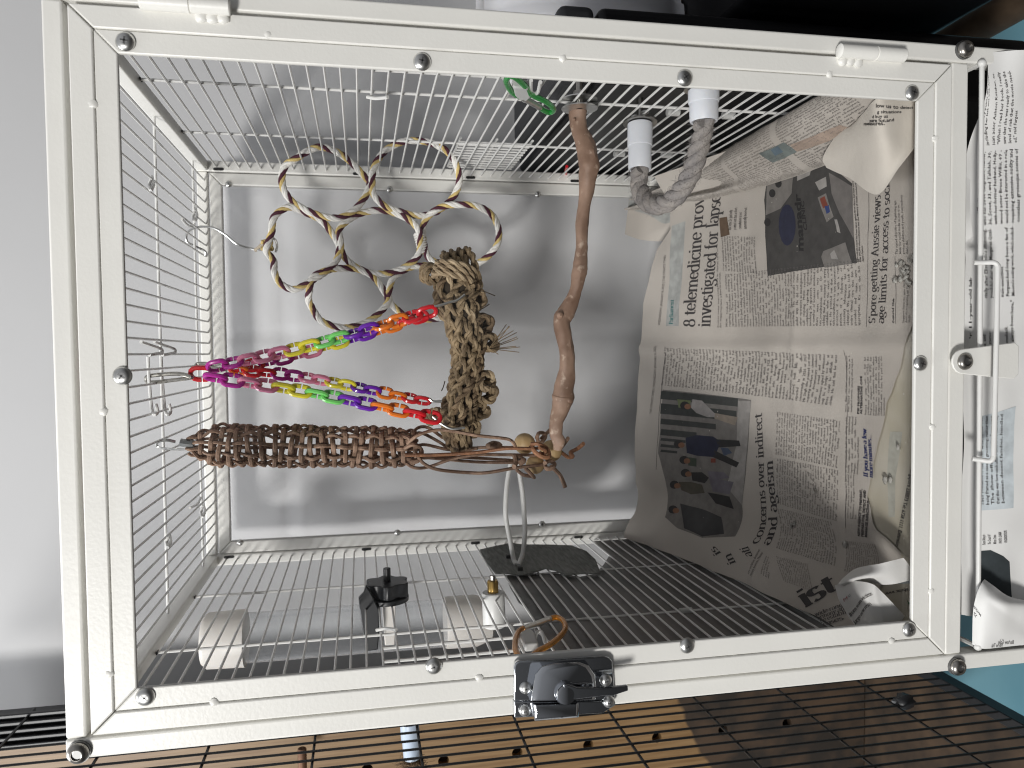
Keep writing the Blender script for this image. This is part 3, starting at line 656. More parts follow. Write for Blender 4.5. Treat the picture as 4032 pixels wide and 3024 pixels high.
# ---- white wire loop perch on the other wall
lp = thing('wire_loop_holder', atx(2035, 2225, -.190), 'white coated wire loop holder clipped to the side wall', 'holder')
YL = .285
loop = [atx(2034, 2222, -.190), at(2022, 2200, .286), at(2009, 2130, YL), at(1992, 2040, YL), at(1991, 1980, YL), at(1997, 1900, YL), at(2010, 1830, YL), at(2024, 1800, YL), at(2036, 1815, YL), at(2048, 1880, YL), at(2058, 1950, YL), at(2065, 2050, YL), at(2066, 2110, YL), at(2058, 2180, .286), atx(2042, 2225, -.190)]
WP = pm('white_plastic_wire', (.66, .66, .64), .4)
mb = MB(); mb.tube(cr(loop, 8), .0023, 10); obj('loop', mb, WP, lp)
pl = [np.array(atx(x, y, -.1915)) for x, y in ((1979, 2197), (1998, 2196), (2075, 2250), (2040, 2258))]
mb = MB(); mb.prism(pl, (-.0016, 0, 0)); obj('clip_plate', mb, WP, lp)
for x, y in ((2002, 2192), (2048, 2240)):
    mb = MB(); c = np.array(atx(x, y, -.1900)); mb.box(c-.0022, c+.0022); obj('clip_nut', mb, pm('dark_clip', (.03, .03, .03), .5), lp, bevel=.0004)
# ================================================================== CARABINERS AND CLIPS
def carabiner(pts, gate, X, mat, name, label):
    P = [np.array(atx(x, y, X)) for x, y in pts]
    c = thing(name, sum(P)/len(P), label, 'carabiner')
    mb = MB(); mb.tube(cr(P, 6), .0021, 10); obj('body', mb, mat, c)
    a, b = np.array(atx(*gate[0], X)), np.array(atx(*gate[1], X))
    mb = MB(); mb.tube([a, b], .0023, 10); obj('gate', mb, ZINC, c)
    mb = MB(); mb.ball(b, .0027, 10, (1, 1, 1)); obj('gate_rivet', mb, ZINC, c); return c
G = lambda x, y: (1800+.662*x, 250+.662*y)
GREEN = pm('green_anodised', (.015, .32, .05), .25, .35, coat=.5); ORNG = pm('orange_anodised', (.55, .22, .02), .25, .4, coat=.5)
carabiner([G(385, 200), G(330, 172), G(297, 120), G(296, 90), G(315, 70), G(350, 85), G(400, 130), G(440, 182), G(520, 222), G(566, 258), G(572, 280), G(550, 290), G(520, 280), G(488, 260)], (G(385, 200), G(488, 258)), .186, GREEN, 'green_carabiner', 'small green carabiner clipped to the wire wall above the branch')
O = lambda x, y: (2016+.4557*x, 2268+.4557*y)
carabiner([O(100, 450), O(60, 480), O(34, 540), O(30, 630), O(70, 700), O(150, 700), O(240, 640), O(300, 610), O(390, 545), O(450, 480), O(462, 430), O(435, 380), O(380, 357), O(320, 372)], (O(100, 455), O(320, 375)), -.186, ORNG, 'orange_carabiner', 'small orange carabiner clipped to the wire wall near the chrome latch')
CLIPM = pm('frosted_clip', (.72, .72, .70), .4, trans=.35)
for nm, pts, X, lab in (('flap_clip', [O(70, 560), O(150, 510), O(200, 560), O(230, 650), O(110, 660)], -.190, 'frosted plastic flap clip beside the orange carabiner'),
                        ('flap_clip', [G(330, 90), G(420, 95), G(440, 150), G(400, 190), G(345, 150)], .190, 'frosted plastic flap clip beside the green carabiner')):
    p = [np.array(atx(x, y, X)) for x, y in pts]; mb = MB(); mb.prism(p, (.006 if X < 0 else -.006, 0, 0))
    tag(obj(nm, mb, CLIPM, bevel=.0012), lab, 'clip')
for pts, X in (([O(205, 600), O(200, 540), O(215, 490), O(250, 480), O(270, 520), O(300, 620)], -.187), ([G(440, 100), G(440, 160), G(455, 178), G(480, 170), G(495, 110)], .187)):
    mb = MB(); mb.tube(cr([atx(x, y, X) for x, y in pts], 6), .0013, 8); obj('flap_hook', mb, WIREP, PL if X < 0 else PR)
grp = 'clear tubing clips on the wire wall'
for x, y, lab in ((2650, 442, 'clear tubing clip on the upright wire between the two white pipe ends'), (2868, 455, 'clear tubing clip on the upright wire between white pipe end and rolled newspaper'),
                  (2625, 610, 'clear tubing clip on the rear upright wire beside the bent grey rope'), (2438, 605, 'clear tubing clip on the rear upright wire between branch and shorter pipe end'),
                  (2700, 2408, 'clear tubing clip on the upright wire in front of the dark cover sheet')):
    s = 1 if y < 1500 else -1; c = np.array(atx(x, y, s*.196)); mb = MB(); mb.tube([c-np.array([0, 0, .005]), c+np.array([0, 0, .005])], .0030, 10)
    tag(obj('tubing_clip', mb, CLIPM), lab, 'clip', grp)
# ================================================================== OUTSIDE THE LEFT WALL: tube feeder, cover sheet
CREAM = pm('cream_plastic', (.66, .63, .59), .42, sss=.1)
fa = np.array(at(800, 2524, .245)); fb = np.array(at(1880, 2442, .245)); fx = (fb-fa)/np.linalg.norm(fb-fa); FL = np.linalg.norm(fb-fa)
fd = thing('tube_feeder', fa, 'clear plastic tube feeder with cream end caps outside the wire wall', 'bird feeder')
fr = px2m(101, .245)
mb = MB(); mb.lathe(fa, fx, [(fr*.86, 0), (fr*1.02, .004), (fr*1.06, .034), (fr*.98, .0345)], 40); obj('end_cap', mb, CREAM, fd)
q = fa+fx*(FL*.875); mb = MB(); mb.lathe(q, fx, [(fr*.98, 0), (fr*1.0, .002), (fr*1.0, .027), (fr*.8, .040), (fr*.3, .046)], 40); obj('end_cap', mb, CREAM, fd)
mb = MB(); P = [fa+fx*s for s in (.030, FL*.88)]; mb.tube(P, fr*.92, 40, caps=False); obj('tube', mb, CLEARTUBE, fd)
for w in (-.6, .5):
    mb = MB(); e = np.cross(fx, [0, 1, 0]); e /= np.linalg.norm(e); d = np.array([0, -1, 0])*math.cos(w)+e*math.sin(w)
BLK = pm('black_plastic', (.012, .013, .015), .4)
L5 = lambda x, y, Y: at(1360+.38*x, 2100+.38*y, Y)
mb = MB(); mb.prism([L5(x, y, .19) for x, y in ((135, 680), (190, 620), (215, 545), (260, 610), (300, 690), (345, 790), (350, 1040), (335, 1210), (205, 1225))], (0, .006, 0)); obj('clamp', mb, BLK, fd, bevel=.0008)
kc = np.array(atx(1525, 2340, -.188)); mb = MB()
kp = [(math.cos(a)*(.0165+.0022*math.cos(6*a)), math.sin(a)*(.0165+.0022*math.cos(6*a))) for a in np.linspace(0, 2*math.pi, 49)[:-1]]
mb.prism([kc+np.array([0, u, w]) for u, w in kp], (.011, 0, 0)); mb.lathe(kc+np.array([-.003, 0, 0]), (1, 0, 0), [(.0175, -.002), (.0175, .002)], 32); mb.lathe(kc+np.array([.011, 0, 0]), (1, 0, 0), [(.0030, 0), (.0030, .011)], 12); obj('knob', mb, BLK, fd, bevel=.0006)
kc2 = kc+np.array([-.007, 0, 0]); mb = MB(); mb.prism([L5(x, y, .205) for x, y in ((375, 715), (520, 715), (512, 1160), (410, 1165))], (0, .012, 0)); obj('clamp_band', mb, CREAM, fd, bevel=.0008)
bb = thing('perch_bolt', atx(1940, 2330, -.2), 'white plastic sleeve with a ribbed brass insert on the wire wall', 'perch fixing')
s0 = np.array(L5(1530, 610, .20)); s1 = np.array(L5(1545, 960, .20)); s0[1] = s1[1] = .20
mb = MB(); rr = px2m(46, .2); mb.lathe(s1, s0-s1, [(rr*.95, 0), (rr, .001), (rr, np.linalg.norm(s0-s1)-.001), (rr*.93, np.linalg.norm(s0-s1)), (rr*.4, np.linalg.norm(s0-s1))], 28); obj('sleeve', mb, WP, bb)
dd = (s0-s1)/np.linalg.norm(s0-s1); mb = MB(); mb.lathe(s0, dd, [(.0046, 0), (.0046, .009), (.004, .010)], 16); obj('insert', mb, pm('brass', (.55, .36, .12), .3, 1), bb)
mb = MB(); mb.tube([s0+dd*.009, s0+dd*.014], .0025, 8); obj('stud', mb, STEEL, bb)
# dark cover sheet
SHEET = pm('dark_sheet', (.19, .17, .16), .45, col2=(.10, .10, .095), vscale=12, bump=.35, bscale=70)
NET = pm('dark_mesh_cloth', (.22, .225, .21), .8, col2=(.12, .125, .115), vscale=200, bump=.8, bscale=500, aniso=(1, .3, 2))
def panel_poly(name, pts, mat, thick=.0008, amp=.0011, cuts=4):
    bm = bmesh.new(); v = [bm.verts.new(tuple(map(float, p))) for p in pts]; e = [bm.edges.new((v[i], v[(i+1) % len(v)])) for i in range(len(v))]
    bmesh.ops.triangle_fill(bm, use_beauty=True, edges=e)
    for _ in range(cuts): bmesh.ops.subdivide_edges(bm, edges=[e for e in bm.edges if e.calc_length() > .012], cuts=1, use_grid_fill=False); bmesh.ops.triangulate(bm, faces=bm.faces)
    for q in bm.verts: q.co.x += amp*noise.noise(q.co*28)+amp*.4*noise.noise(q.co*90)
    me = bpy.data.meshes.new(name); bm.to_mesh(me); bm.free(); me.materials.append(mat)
    me.polygons.foreach_set('use_smooth', [True]*len(me.polygons))
    o = bpy.data.objects.new(name, me); COL.objects.link(o); s = o.modifiers.new('thickness', 'SOLIDIFY'); s.thickness = thick; return o
pp = [atx(x, y, -.1968) for x, y in ((2285, 2275), (2240, 2268), (2200, 2262), (2140, 2262), (2100, 2264), (2050, 2262), (1990, 2272), (2008, 2312), (2030, 2350), (2042, 2375), (2070, 2398), (2090, 2440), (2105, 2490))]
pp += [np.array([-.1968, .10, -.283]), np.array([-.1968, .016, -.27]), np.array([-.1968, .016, -.52]), np.array([-.1968, .375, -.52]), np.array([-.1968, .375, -.40])]
pp += [atx(x, y, -.1968) for x, y in ((2400, 2190), (2375, 2230), (2340, 2262))]
tag(panel_poly('cover_sheet', pp, SHEET), 'dark plastic cover sheet with a ragged edge outside the wire wall', 'cover sheet')
pp = [atx(x, y, -.1918) for x, y in ((1888, 2165), (1950, 2152), (2010, 2138), (2060, 2145), (2150, 2146), (2250, 2149), (2310, 2172), (2345, 2205), (2366, 2262), (2300, 2262), (2230, 2268), (2190, 2250), (2150, 2240), (2110, 2255), (2060, 2266), (2000, 2262), (1950, 2262), (1915, 2215))]
tag(panel_poly('mesh_cloth', pp, NET, .0006, .0006), 'torn piece of dark mesh cloth behind the white wire loop', 'cloth scrap')
# ================================================================== NEIGHBOURING BLACK CAGE
BX = -.34
nb = thing('black_cage', (BX, .15, -.749), 'black wire cage with a wooden back board drilled with round holes', 'bird cage')
BW = pm('black_wire', (.006, .006, .006), .4)
mb = MB(); mb.tube([(0, 0, -.749), (0, 0, .26)], .0011, 6); first = None
loc0 = np.array(nb.location)
first = obj('wire', mb, BW, nb)
ys = [.2777+.0155*k for k in range(-18, 4)]
first.location = (BX, ys[0], 0)
for y in ys[1:]: dup(first, (BX, y, 0))
mb = MB(); mb.tube([(BX-.002, -.03, 0), (BX-.002, .41, 0)], .0013, 6); fb_ = obj('cross_wire', mb, BW, nb)
zs = [-.1071-.0930*k for k in range(-3, 7)]
fb_.location = (0, 0, zs[0])
for z in zs[1:]: dup(fb_, (0, 0, z))
mb = MB(); mb.box((-.376, .398, -.755), (BX-.002, .416, .27)); obj('back_post', mb, BLK, nb, bevel=.001)
for k in range(5): 
    mb = MB(); mb.box((-.372+.0075*k, .392, -.75), (-.368+.0075*k, .3978, .268)); obj('post_rib', mb, BLK, nb, bevel=.001)
mb = MB(); mb.box((BX-.010, .10, -.765), (BX+.001, .415, -.749)); obj('base_rail', mb, BLK, nb, bevel=.001)
mb = MB(); mb.box((-.51, .165, -.778), (BX-.012, .41, -.754)); obj('base_tray', mb, pm('stained_base', (.085, .055, .034), .7, col2=(.030, .023, .018), vscale=24, spec=.2), nb, bevel=.001)
WOOD = pm('wood_board', (.27, .17, .080), .45, col2=(.185, .105, .044), vscale=30, bump=.15, bscale=60, aniso=(9, 1, .5))
n = WOOD.node_tree.nodes; l = WOOD.node_tree.links; b = n['Principled BSDF']; src = b.inputs['Base Color'].links[0].from_socket
tcn = n.new('ShaderNodeTexCoord'); sp = n.new('ShaderNodeSeparateXYZ'); l.new(tcn.outputs['Object'], sp.inputs[0])
nz = n.new('ShaderNodeTexNoise'); nz.inputs['Scale'].default_value = 16; l.new(tcn.outputs['Object'], nz.inputs['Vector'])
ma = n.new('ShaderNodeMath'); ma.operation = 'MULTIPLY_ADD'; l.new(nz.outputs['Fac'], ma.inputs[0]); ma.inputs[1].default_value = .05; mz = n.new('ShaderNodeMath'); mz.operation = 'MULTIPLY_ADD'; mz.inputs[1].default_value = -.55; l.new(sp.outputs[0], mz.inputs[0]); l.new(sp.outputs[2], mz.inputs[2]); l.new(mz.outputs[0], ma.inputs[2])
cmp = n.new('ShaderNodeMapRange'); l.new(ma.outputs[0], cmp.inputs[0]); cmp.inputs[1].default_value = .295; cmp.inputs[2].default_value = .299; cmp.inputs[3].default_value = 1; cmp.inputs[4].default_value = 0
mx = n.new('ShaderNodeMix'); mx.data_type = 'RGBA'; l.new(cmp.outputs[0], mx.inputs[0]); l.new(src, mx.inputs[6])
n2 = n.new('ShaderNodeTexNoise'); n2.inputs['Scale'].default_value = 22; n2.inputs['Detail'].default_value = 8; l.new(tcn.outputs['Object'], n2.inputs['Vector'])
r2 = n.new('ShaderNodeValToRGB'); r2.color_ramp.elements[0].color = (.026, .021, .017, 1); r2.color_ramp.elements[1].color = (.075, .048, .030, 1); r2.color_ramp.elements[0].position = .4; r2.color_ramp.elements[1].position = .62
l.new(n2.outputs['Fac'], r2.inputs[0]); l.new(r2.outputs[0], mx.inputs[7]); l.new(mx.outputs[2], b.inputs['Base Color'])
WY = .405
bm = bmesh.new(); E_ = []
def ringe(pts):
    v = [bm.verts.new((x, WY, z)) for x, z in pts]
    for i in range(len(v)): E_.append(bm.edges.new((v[i], v[(i+1) % len(v)])))
ringe([(-.505, -.752), (-.375, -.752), (-.375, .255), (-.505, .255)])
h0, h1 = at(2317, 2934, WY), at(2587, 2898, WY); dz = (h1[2]-h0[2])
for k in range(-4, 4):
    ringe([(h0[0]+.0062*math.cos(a), h0[2]+dz*k+.0062*math.sin(a)) for a in np.linspace(0, 2*math.pi, 21)[:-1]])
bmesh.ops.triangle_fill(bm, use_beauty=True, edges=E_)
for f in bm.faces:
    f.normal_update()
    if f.normal.y > 0: f.normal_flip()
for q in bm.verts: q.co -= Vector(tuple(loc0))
me = bpy.data.meshes.new('wooden_board'); bm.to_mesh(me); bm.free(); me.materials.append(WOOD)
bo = bpy.data.objects.new('wooden_board', me); COL.objects.link(bo); bo.parent = nb; sl = bo.modifiers.new('thickness', 'SOLIDIFY'); sl.thickness = .011; sl.offset = -1
mb = MB(); mb.box((-.505, .4185, -.752), (-.377, .4215, .255)); obj('hole_shade_panel', mb, pm('hole_shade', (.05, .03, .015), .8), nb)  # added dark panel, its colour stands for the shade inside the drilled holes
# pale blue pipe perch and bolt inside the black cage
pb = thing('blue_pipe_perch', atx(1605, 2870, -.352), 'pale blue plastic pipe perch with hairy rope behind black wires', 'bird perch')
a = np.array(atx(1612, 2845, -.350)); b_ = np.array(at(1622, 2984, a[1]))
mb = MB(); L = np.linalg.norm(b_-a); R = px2m(36, a[1]); mb.lathe(a, b_-a, [(R*1.05, 0), (R*1.05, L*.45), (R*.95, L*.5), (R*.92, L)], 24); obj('pipe', mb, pm('blue_pvc', (.47, .55, .66), .35), pb)
mb = MB()
HAIR = pm('hairy_rope', (.16, .10, .055), .9)
for i in range(160):
    d = np.random.normal(size=3); d[0] = -abs(d[0]); d /= np.linalg.norm(d); c = b_+np.array([-.002, random.uniform(-.008, .008), random.uniform(-.008, .008)])
    mb.tube([c, c+d*.008, c+d*.012+np.random.normal(size=3)*.003], .0003, 3)
mb.ball(b_+np.array([-.008, 0, 0]), .0095, 12, (1, 1, 1), .3)
o = obj('rope_hair', mb, HAIR, pb); o['kind'] = 'stuff'
c = np.array(atx(1190, 2988, -.40)); mb = MB(); mb.lathe(c+np.array([-.012, 0, 0]), (1, 0, 0), [(.0045, 0), (.0045, .022), (.0038, .023)], 14); tag(obj('board_bolt', mb, pm('rusty_bolt', (.16, .085, .05), .6, .5)), 'rusty bolt sticking out of the wooden board', 'bolt')
c = np.array(atx(3560, 2760, -.338)); mb = MB(); mb.ball(c, .010, 14, (.8, .9, 1), .3); tag(obj('cable_knot', mb, BLK), 'black knotted tie on the wires of the black cage', 'cable tie')
# ================================================================== RIGHT OUTSIDE
bag = MB(); c0 = np.array([.322, .30, -.365])
vs = []; NU, NV = 60, 30
for i in range(NV+1):
    for k in range(NU):
        u = 2*math.pi*k/NU; v = i/NV; r = (.080*math.sin(math.pi*min(max(v, .05), .95))**.5)*(1+.045*math.sin(9*u)+.03*math.sin(17*u+1))
        vs.append(c0+np.array([r*math.cos(u)*1.05, r*math.sin(u)*.85, .11*(v-.5)*1.75]))
bag.add(vs, [(i*NU+k, i*NU+(k+1) % NU, (i+1)*NU+(k+1) % NU, (i+1)*NU+k) for i in range(NV) for k in range(NU)])
tag(obj('ribbed_canister', bag, pm('white_ribbed_plastic', (.70, .70, .72), .35, sss=.1)), 'white ribbed plastic canister standing on the large black case', 'canister')
BOXM = pm('black_gloss', (.006, .006, .007), .35, bump=.2, bscale=20, spec=.2); GREYB = pm('dark_grey_plastic', (.030, .031, .034), .55, spec=.3)
mb = MB(); mb.box((.215, .145, -.72), (.272, .45, -.336)); tag(obj('black_box', mb, BOXM, bevel=.006, seg=4), 'narrow black box close behind the wires of the cage', 'box')
mb = MB(); mb.box((.285, .06, -.66), (.95, .45, -.463)); tag(obj('black_case', mb, BOXM, bevel=.012, seg=4), 'large glossy black case under the white ribbed canister', 'case')
mb = MB(); mb.box((.214, .15, -.335), (.274, .33, -.306)); tag(obj('grey_case', mb, GREYB, bevel=.006, seg=3), 'dark grey case with rounded corners lying on the narrow black box', 'case')
mb = MB(); mb.tube([atz(3600, 250, -.80), atz(3900, 75, -.80), atz(4150, -70, -.80)], .017, 12); tag(obj('wooden_rail', mb, pm('brown_wood', (.20, .14, .09), .6, col2=(.11, .075, .05), vscale=30)), 'brown wooden rail running back beneath the black box', 'rail')
# ================================================================== NEWSPAPERS
def sm(a, b, x): t = min(1, max(0, (x-a)/(b-a))); return t*t*(3-2*t)
def H(X, Y):
    Yc = max(Y, 0)
    z = -.515+.066*(Yc/.37)**2
    z += .028*sm(.135, .192, -X)+.022*sm(.15, .2, X)
    z += .0018*noise.noise(Vector((X*16, Y*16, 3)))+.0010*noise.noise(Vector((X*45, Y*45, 7)))
    z += .0035*sm(.10, .19, -X)*noise.noise(Vector((X*38, Y*30, 5)))
    z += .0022*math.exp(-((X-.012)/.006)**2)
    z += .0012*math.exp(-((Y-.150)/.005)**2)*math.exp(-(X/.1)**2)
    return z
class Floor:
    def uv(s, x, y):
        d = ray(x, y); Y = -.02
        f = lambda Y: (CAM+d*((Y-CAM[1])/d[1]))
        while Y < .45:
            p = f(Y)
            if p[2] < H(p[0], Y): break
            Y += .004
        lo, hi = Y-.004, Y
        for _ in range(16):
            mid = .5*(lo+hi); p = f(mid)
            if p[2] < H(p[0], mid): hi = mid
            else: lo = mid
        p = f(hi); return np.array([p[0], hi])
    def pt(s, u, v, off): return (u, v-off*.15, H(u, v)+off)
class Patch:
    def __init__(s, rows, nu=10, nv=10):          # rows of 3-D control points
        g = np.array([cr(r, nu) for r in rows]); s.g = np.stack([cr(list(g[:, k]), nv) for k in range(g.shape[1])], 1)
        s.nv, s.nu = s.g.shape[0]-1, s.g.shape[1]-1
        s.px = np.array([[proj(p) for p in r] for r in s.g])
        e1 = s.g[1:, :-1]-s.g[:-1, :-1]; e2 = s.g[:-1, 1:]-s.g[:-1, :-1]; n = np.cross(e1, e2); n /= (np.linalg.norm(n, axis=2, keepdims=True)+1e-12)
        view = CAM-s.g[:-1, :-1]; s.sg = np.where((n*view).sum(2) > 0, 1, -1); s.n = n*s.sg[..., None]
    def crease(s, amp, sc, seed=0):
        for i in range(s.nv+1):
            for j in range(s.nu+1):
                p = s.g[i, j]; s.g[i, j] = p+amp*noise.noise(Vector(p*sc)+Vector((seed, 0, 0)))*s.n[min(i, s.nv-1), min(j, s.nu-1)]
        return s
    def uv(s, x, y):
        d = ((s.px-np.array([x, y]))**2).sum(2); i, j = np.unravel_index(d.argmin(), d.shape)
        i0 = min(max(i, 1), s.nv-1); j0 = min(max(j, 1), s.nu-1)
        Jv = (s.px[i0+1, j0]-s.px[i0-1, j0])/2; Ju = (s.px[i0, j0+1]-s.px[i0, j0-1])/2
        r = np.array([x, y])-s.px[i, j]; M = np.stack([Ju, Jv], 1)
        try: q = np.clip(np.linalg.solve(M, r), -1.5, 1.5)
        except Exception: q = np.zeros(2)
        return np.array([j+q[0], i+q[1]])
    def pt(s, u, v, off):
        u = min(max(u, 0), s.nu-1e-6); v = min(max(v, 0), s.nv-1e-6); j, i = int(u), int(v); a, b = u-j, v-i
        p = (s.g[i, j]*(1-a)+s.g[i, j+1]*a)*(1-b)+(s.g[i+1, j]*(1-a)+s.g[i+1, j+1]*a)*b
        return p+s.n[i, j]*off
    def mesh(s, name, mat, parent):
        mb = MB(); w = s.nu+1
        mb.add(list(s.g.reshape(-1, 3)), [(i*w+j, i*w+j+1, (i+1)*w+j+1, (i+1)*w+j) for i in range(s.nv) for j in range(s.nu)])
        return obj(name, mb, mat, parent, angle=180)
# --- serif headline letters drawn as pen strokes: x-height 1, ascender 1.5
def arc(cx, cy, rx, ry, a0, a1, n=14): return [(cx+rx*math.cos(math.radians(a0+(a1-a0)*i/n)), cy+ry*math.sin(math.radians(a0+(a1-a0)*i/n))) for i in range(n+1)]
def stem(x, y0, y1): return [(x, y0), (x, y1)]
SF = lambda x, y, w=.15: ('s', x, y, w)
GL = {
 'a': (.86, [arc(.42, .68, .30, .30, 150, 0)+[(.72, .10)], arc(.38, .27, .30, .26, 80, 360)], [SF(.78, .02, .09)]),
 'c': (.80, [arc(.46, .5, .38, .5, 40, 320)], []),
 'd': (.98, [arc(.44, .48, .36, .49, 30, 330), stem(.76, 0, 1.5)], [SF(.70, 1.48, .10), SF(.84, .02, .10)]),
 'e': (.84, [[(.10, .54), (.76, .54)]+arc(.44, .52, .36, .48, 5, 320)], []),
 'f': (.58, [[(.30, 0)]+arc(.52, 1.2, .22, .3, 180, 60)], [SF(.30, .02, .2), SF(.32, .98, .24)]),
 'g': (.90, [arc(.40, .64, .29, .34, 0, 360), [(.22, .36), (.16, .2), (.3, .08), (.62, .02), (.76, -.14)]+arc(.42, -.2, .34, .24, 0, -185), [(.60, .92), (.84, 1.0)]], []),
 'h': (1.04, [stem(.22, 0, 1.5), arc(.52, .64, .30, .34, 165, 0)+[(.82, 0)]], [SF(.22, .02, .17), SF(.82, .02, .17), SF(.15, 1.48, .10)]),
 'i': (.46, [stem(.23, 0, 1.0), [(.23, 1.26), (.231, 1.44)]], [SF(.23, .02, .17), SF(.16, .98, .10)]),
 'k': (1.0, [stem(.22, 0, 1.5), [(.24, .4), (.74, .98)], [(.42, .58), (.84, 0)]], [SF(.22, .02, .17), SF(.80, .02, .16), SF(.74, .98, .14)]),
 'l': (.46, [stem(.23, 0, 1.5)], [SF(.23, .02, .17), SF(.16, 1.48, .10)]),
 'm': (1.56, [stem(.22, 0, 1.0), arc(.50, .64, .28, .34, 165, 0)+[(.78, 0)], arc(1.06, .64, .28, .34, 165, 0)+[(1.34, 0)]], [SF(.22, .02, .16), SF(.78, .02, .16), SF(1.34, .02, .16), SF(.15, .98, .10)]),
 'n': (1.04, [stem(.22, 0, 1.0), arc(.52, .64, .30, .34, 165, 0)+[(.82, 0)]], [SF(.22, .02, .17), SF(.82, .02, .17), SF(.15, .98, .10)]),
 'o': (.94, [arc(.47, .5, .37, .5, 0, 360)], []),
 'p': (1.0, [stem(.22, -.48, 1.0), arc(.52, .5, .36, .49, 155, -155)], [SF(.22, -.46, .18), SF(.15, .98, .10)]),
 'r': (.74, [stem(.22, 0, 1.0), arc(.50, .66, .28, .32, 170, 50)], [SF(.24, .02, .2), SF(.15, .98, .10)]),
 's': (.72, [arc(.36, .74, .25, .25, 35, 250, 10)+arc(.36, .26, .27, .26, 70, -145, 10)], []),
 't': (.60, [[(.28, 1.28), (.28, .3)]+arc(.48, .22, .20, .21, 180, 310, 8)], [SF(.30, .98, .24)]),
 'u': (1.04, [[(.22, 1.0)]+arc(.50, .34, .28, .34, 180, 330), stem(.80, 0, 1.0)], [SF(.16, .98, .12), SF(.74, .98, .12), SF(.88, .02, .1)]),
 'v': (.96, [[(.12, 1.0), (.48, 0)], [(.48, 0), (.82, 1.0)]], [SF(.14, .98, .16), SF(.82, .98, .15)]),
 'w': (1.36, [[(.12, 1.0), (.42, 0)], [(.42, 0), (.70, 1.0)], [(.66, 1.0), (.96, 0)], [(.96, 0), (1.22, 1.0)]], [SF(.14, .98, .16), SF(1.24, .98, .15), SF(.68, .98, .13)]),
 'y': (.96, [[(.12, 1.0), (.50, 0)], [(.82, 1.0), (.40, -.3), (.2, -.44)]], [SF(.14, .98, .16), SF(.82, .98, .15)]),
 'x': (.96, [[(.14, 1), (.82, 0)], [(.8, 1), (.14, 0)]], [SF(.14, .98, .14), SF(.8, .98, .14), SF(.14, .02, .14), SF(.82, .02, .14)]),
 'b': (.98, [stem(.22, 0, 1.5), arc(.52, .48, .36, .49, 150, -150)], [SF(.15, 1.48, .10)]),
 'z': (.8, [[(.12, .96), (.68, .96)], [(.66, .96), (.12, .04)], [(.12, .04), (.7, .04)]], []),
 '8': (.92, [arc(.46, 1.06, .28, .34, 0, 360), arc(.46, .38, .36, .38, 0, 360)], []),
 'S': (.86, [arc(.43, 1.06, .30, .38, 35, 250, 12)+arc(.43, .36, .33, .36, 70, -150, 12)], []),
 'A': (1.24, [[(.16, 0), (.60, 1.44)], [(.60, 1.44), (1.06, 0)], [(.34, .5), (.86, .5)]], [SF(.16, .02, .17), SF(1.06, .02, .19)]),
 'I': (.6, [stem(.3, 0, 1.42)], [SF(.3, .02, .2), SF(.3, 1.4, .2)]),
 'P': (1.0, [stem(.26, 0, 1.42), arc(.5, 1.04, .36, .37, 130, -130)], [SF(.26, .02, .2), SF(.2, 1.4, .14)]),
 "'": (.3, [[(.15, 1.5), (.14, 1.2)]], []), '.': (.36, [[(.16, .0), (.161, .16)]], []), ',': (.34, [[(.2, .14), (.13, -.2)]], []), '-': (.5, [[(.08, .46), (.42, .46)]], []), ' ': (.44, [], [])}
def serif_text(txt, thick=.24, thin=.07, slant=0):
    V = []; Fc = []; x = 0
    for ch in txt:
        w, strokes, serifs = GL.get(ch, GL[' '])
        for st in strokes:
            p = np.array(st); n = len(p); o = len(V)
            for i in range(n):
                t = p[min(i+1, n-1)]-p[max(i-1, 0)]; t = t/(np.linalg.norm(t)+1e-9)
                hw = (thin+(thick-thin)*abs(t[1])**1.4)/2; q = np.array([-t[1], t[0]])
                a, b = p[i]+q*hw, p[i]-q*hw; V += [(x+a[0]+slant*a[1], a[1]), (x+b[0]+slant*b[1], b[1])]
            Fc += [(o+2*i, o+2*i+1, o+2*i+3, o+2*i+2) for i in range(n-1)]
        for _, sx_, sy, sw in serifs:
            o = len(V); h2 = thin*.55; V += [(x+sx_-sw-.04+slant*sy, sy-h2), (x+sx_+sw+.04+slant*sy, sy-h2), (x+sx_+sw+.04+slant*sy, sy+h2), (x+sx_-sw-.04+slant*sy, sy+h2)]; Fc.append((o, o+1, o+2, o+3))
        x += w
    return V, Fc, x
def sans_text(txt, box=None, bold=0, justify=False, res=1, spacing=1.0):
    cu = bpy.data.curves.new('t', 'FONT'); cu.body = txt; cu.size = 1; cu.resolution_u = res; cu.fill_mode = 'FRONT'; cu.offset = bold; cu.space_line = spacing
    if box:
        cu.text_boxes[0].width, cu.text_boxes[0].height = box; cu.overflow = 'TRUNCATE'
        if justify: cu.align_x = 'JUSTIFY'
    o = bpy.data.objects.new('t', cu); COL.objects.link(o); dg = bpy.context.evaluated_depsgraph_get(); dg.update()
    me = bpy.data.meshes.new_from_object(o.evaluated_get(dg)); V = [(v.co.x, v.co.y) for v in me.vertices]; Fc = [tuple(p.vertices) for p in me.polygons]
    bpy.data.objects.remove(o); bpy.data.curves.remove(cu); bpy.data.meshes.remove(me)
    xs = [v[0] for v in V] or [0]; return V, Fc, max(xs)
OFF = .00035
def put(surf, V, Fc, o, ex, ey, name, mat, parent, off=OFF):
    mb = MB(); vs = []
    for a, b in V: q = o+ex*a+ey*b; vs.append(surf.pt(q[0], q[1], off))
    mb.add(vs, Fc); return obj(name, mb, mat, parent, smooth=False)
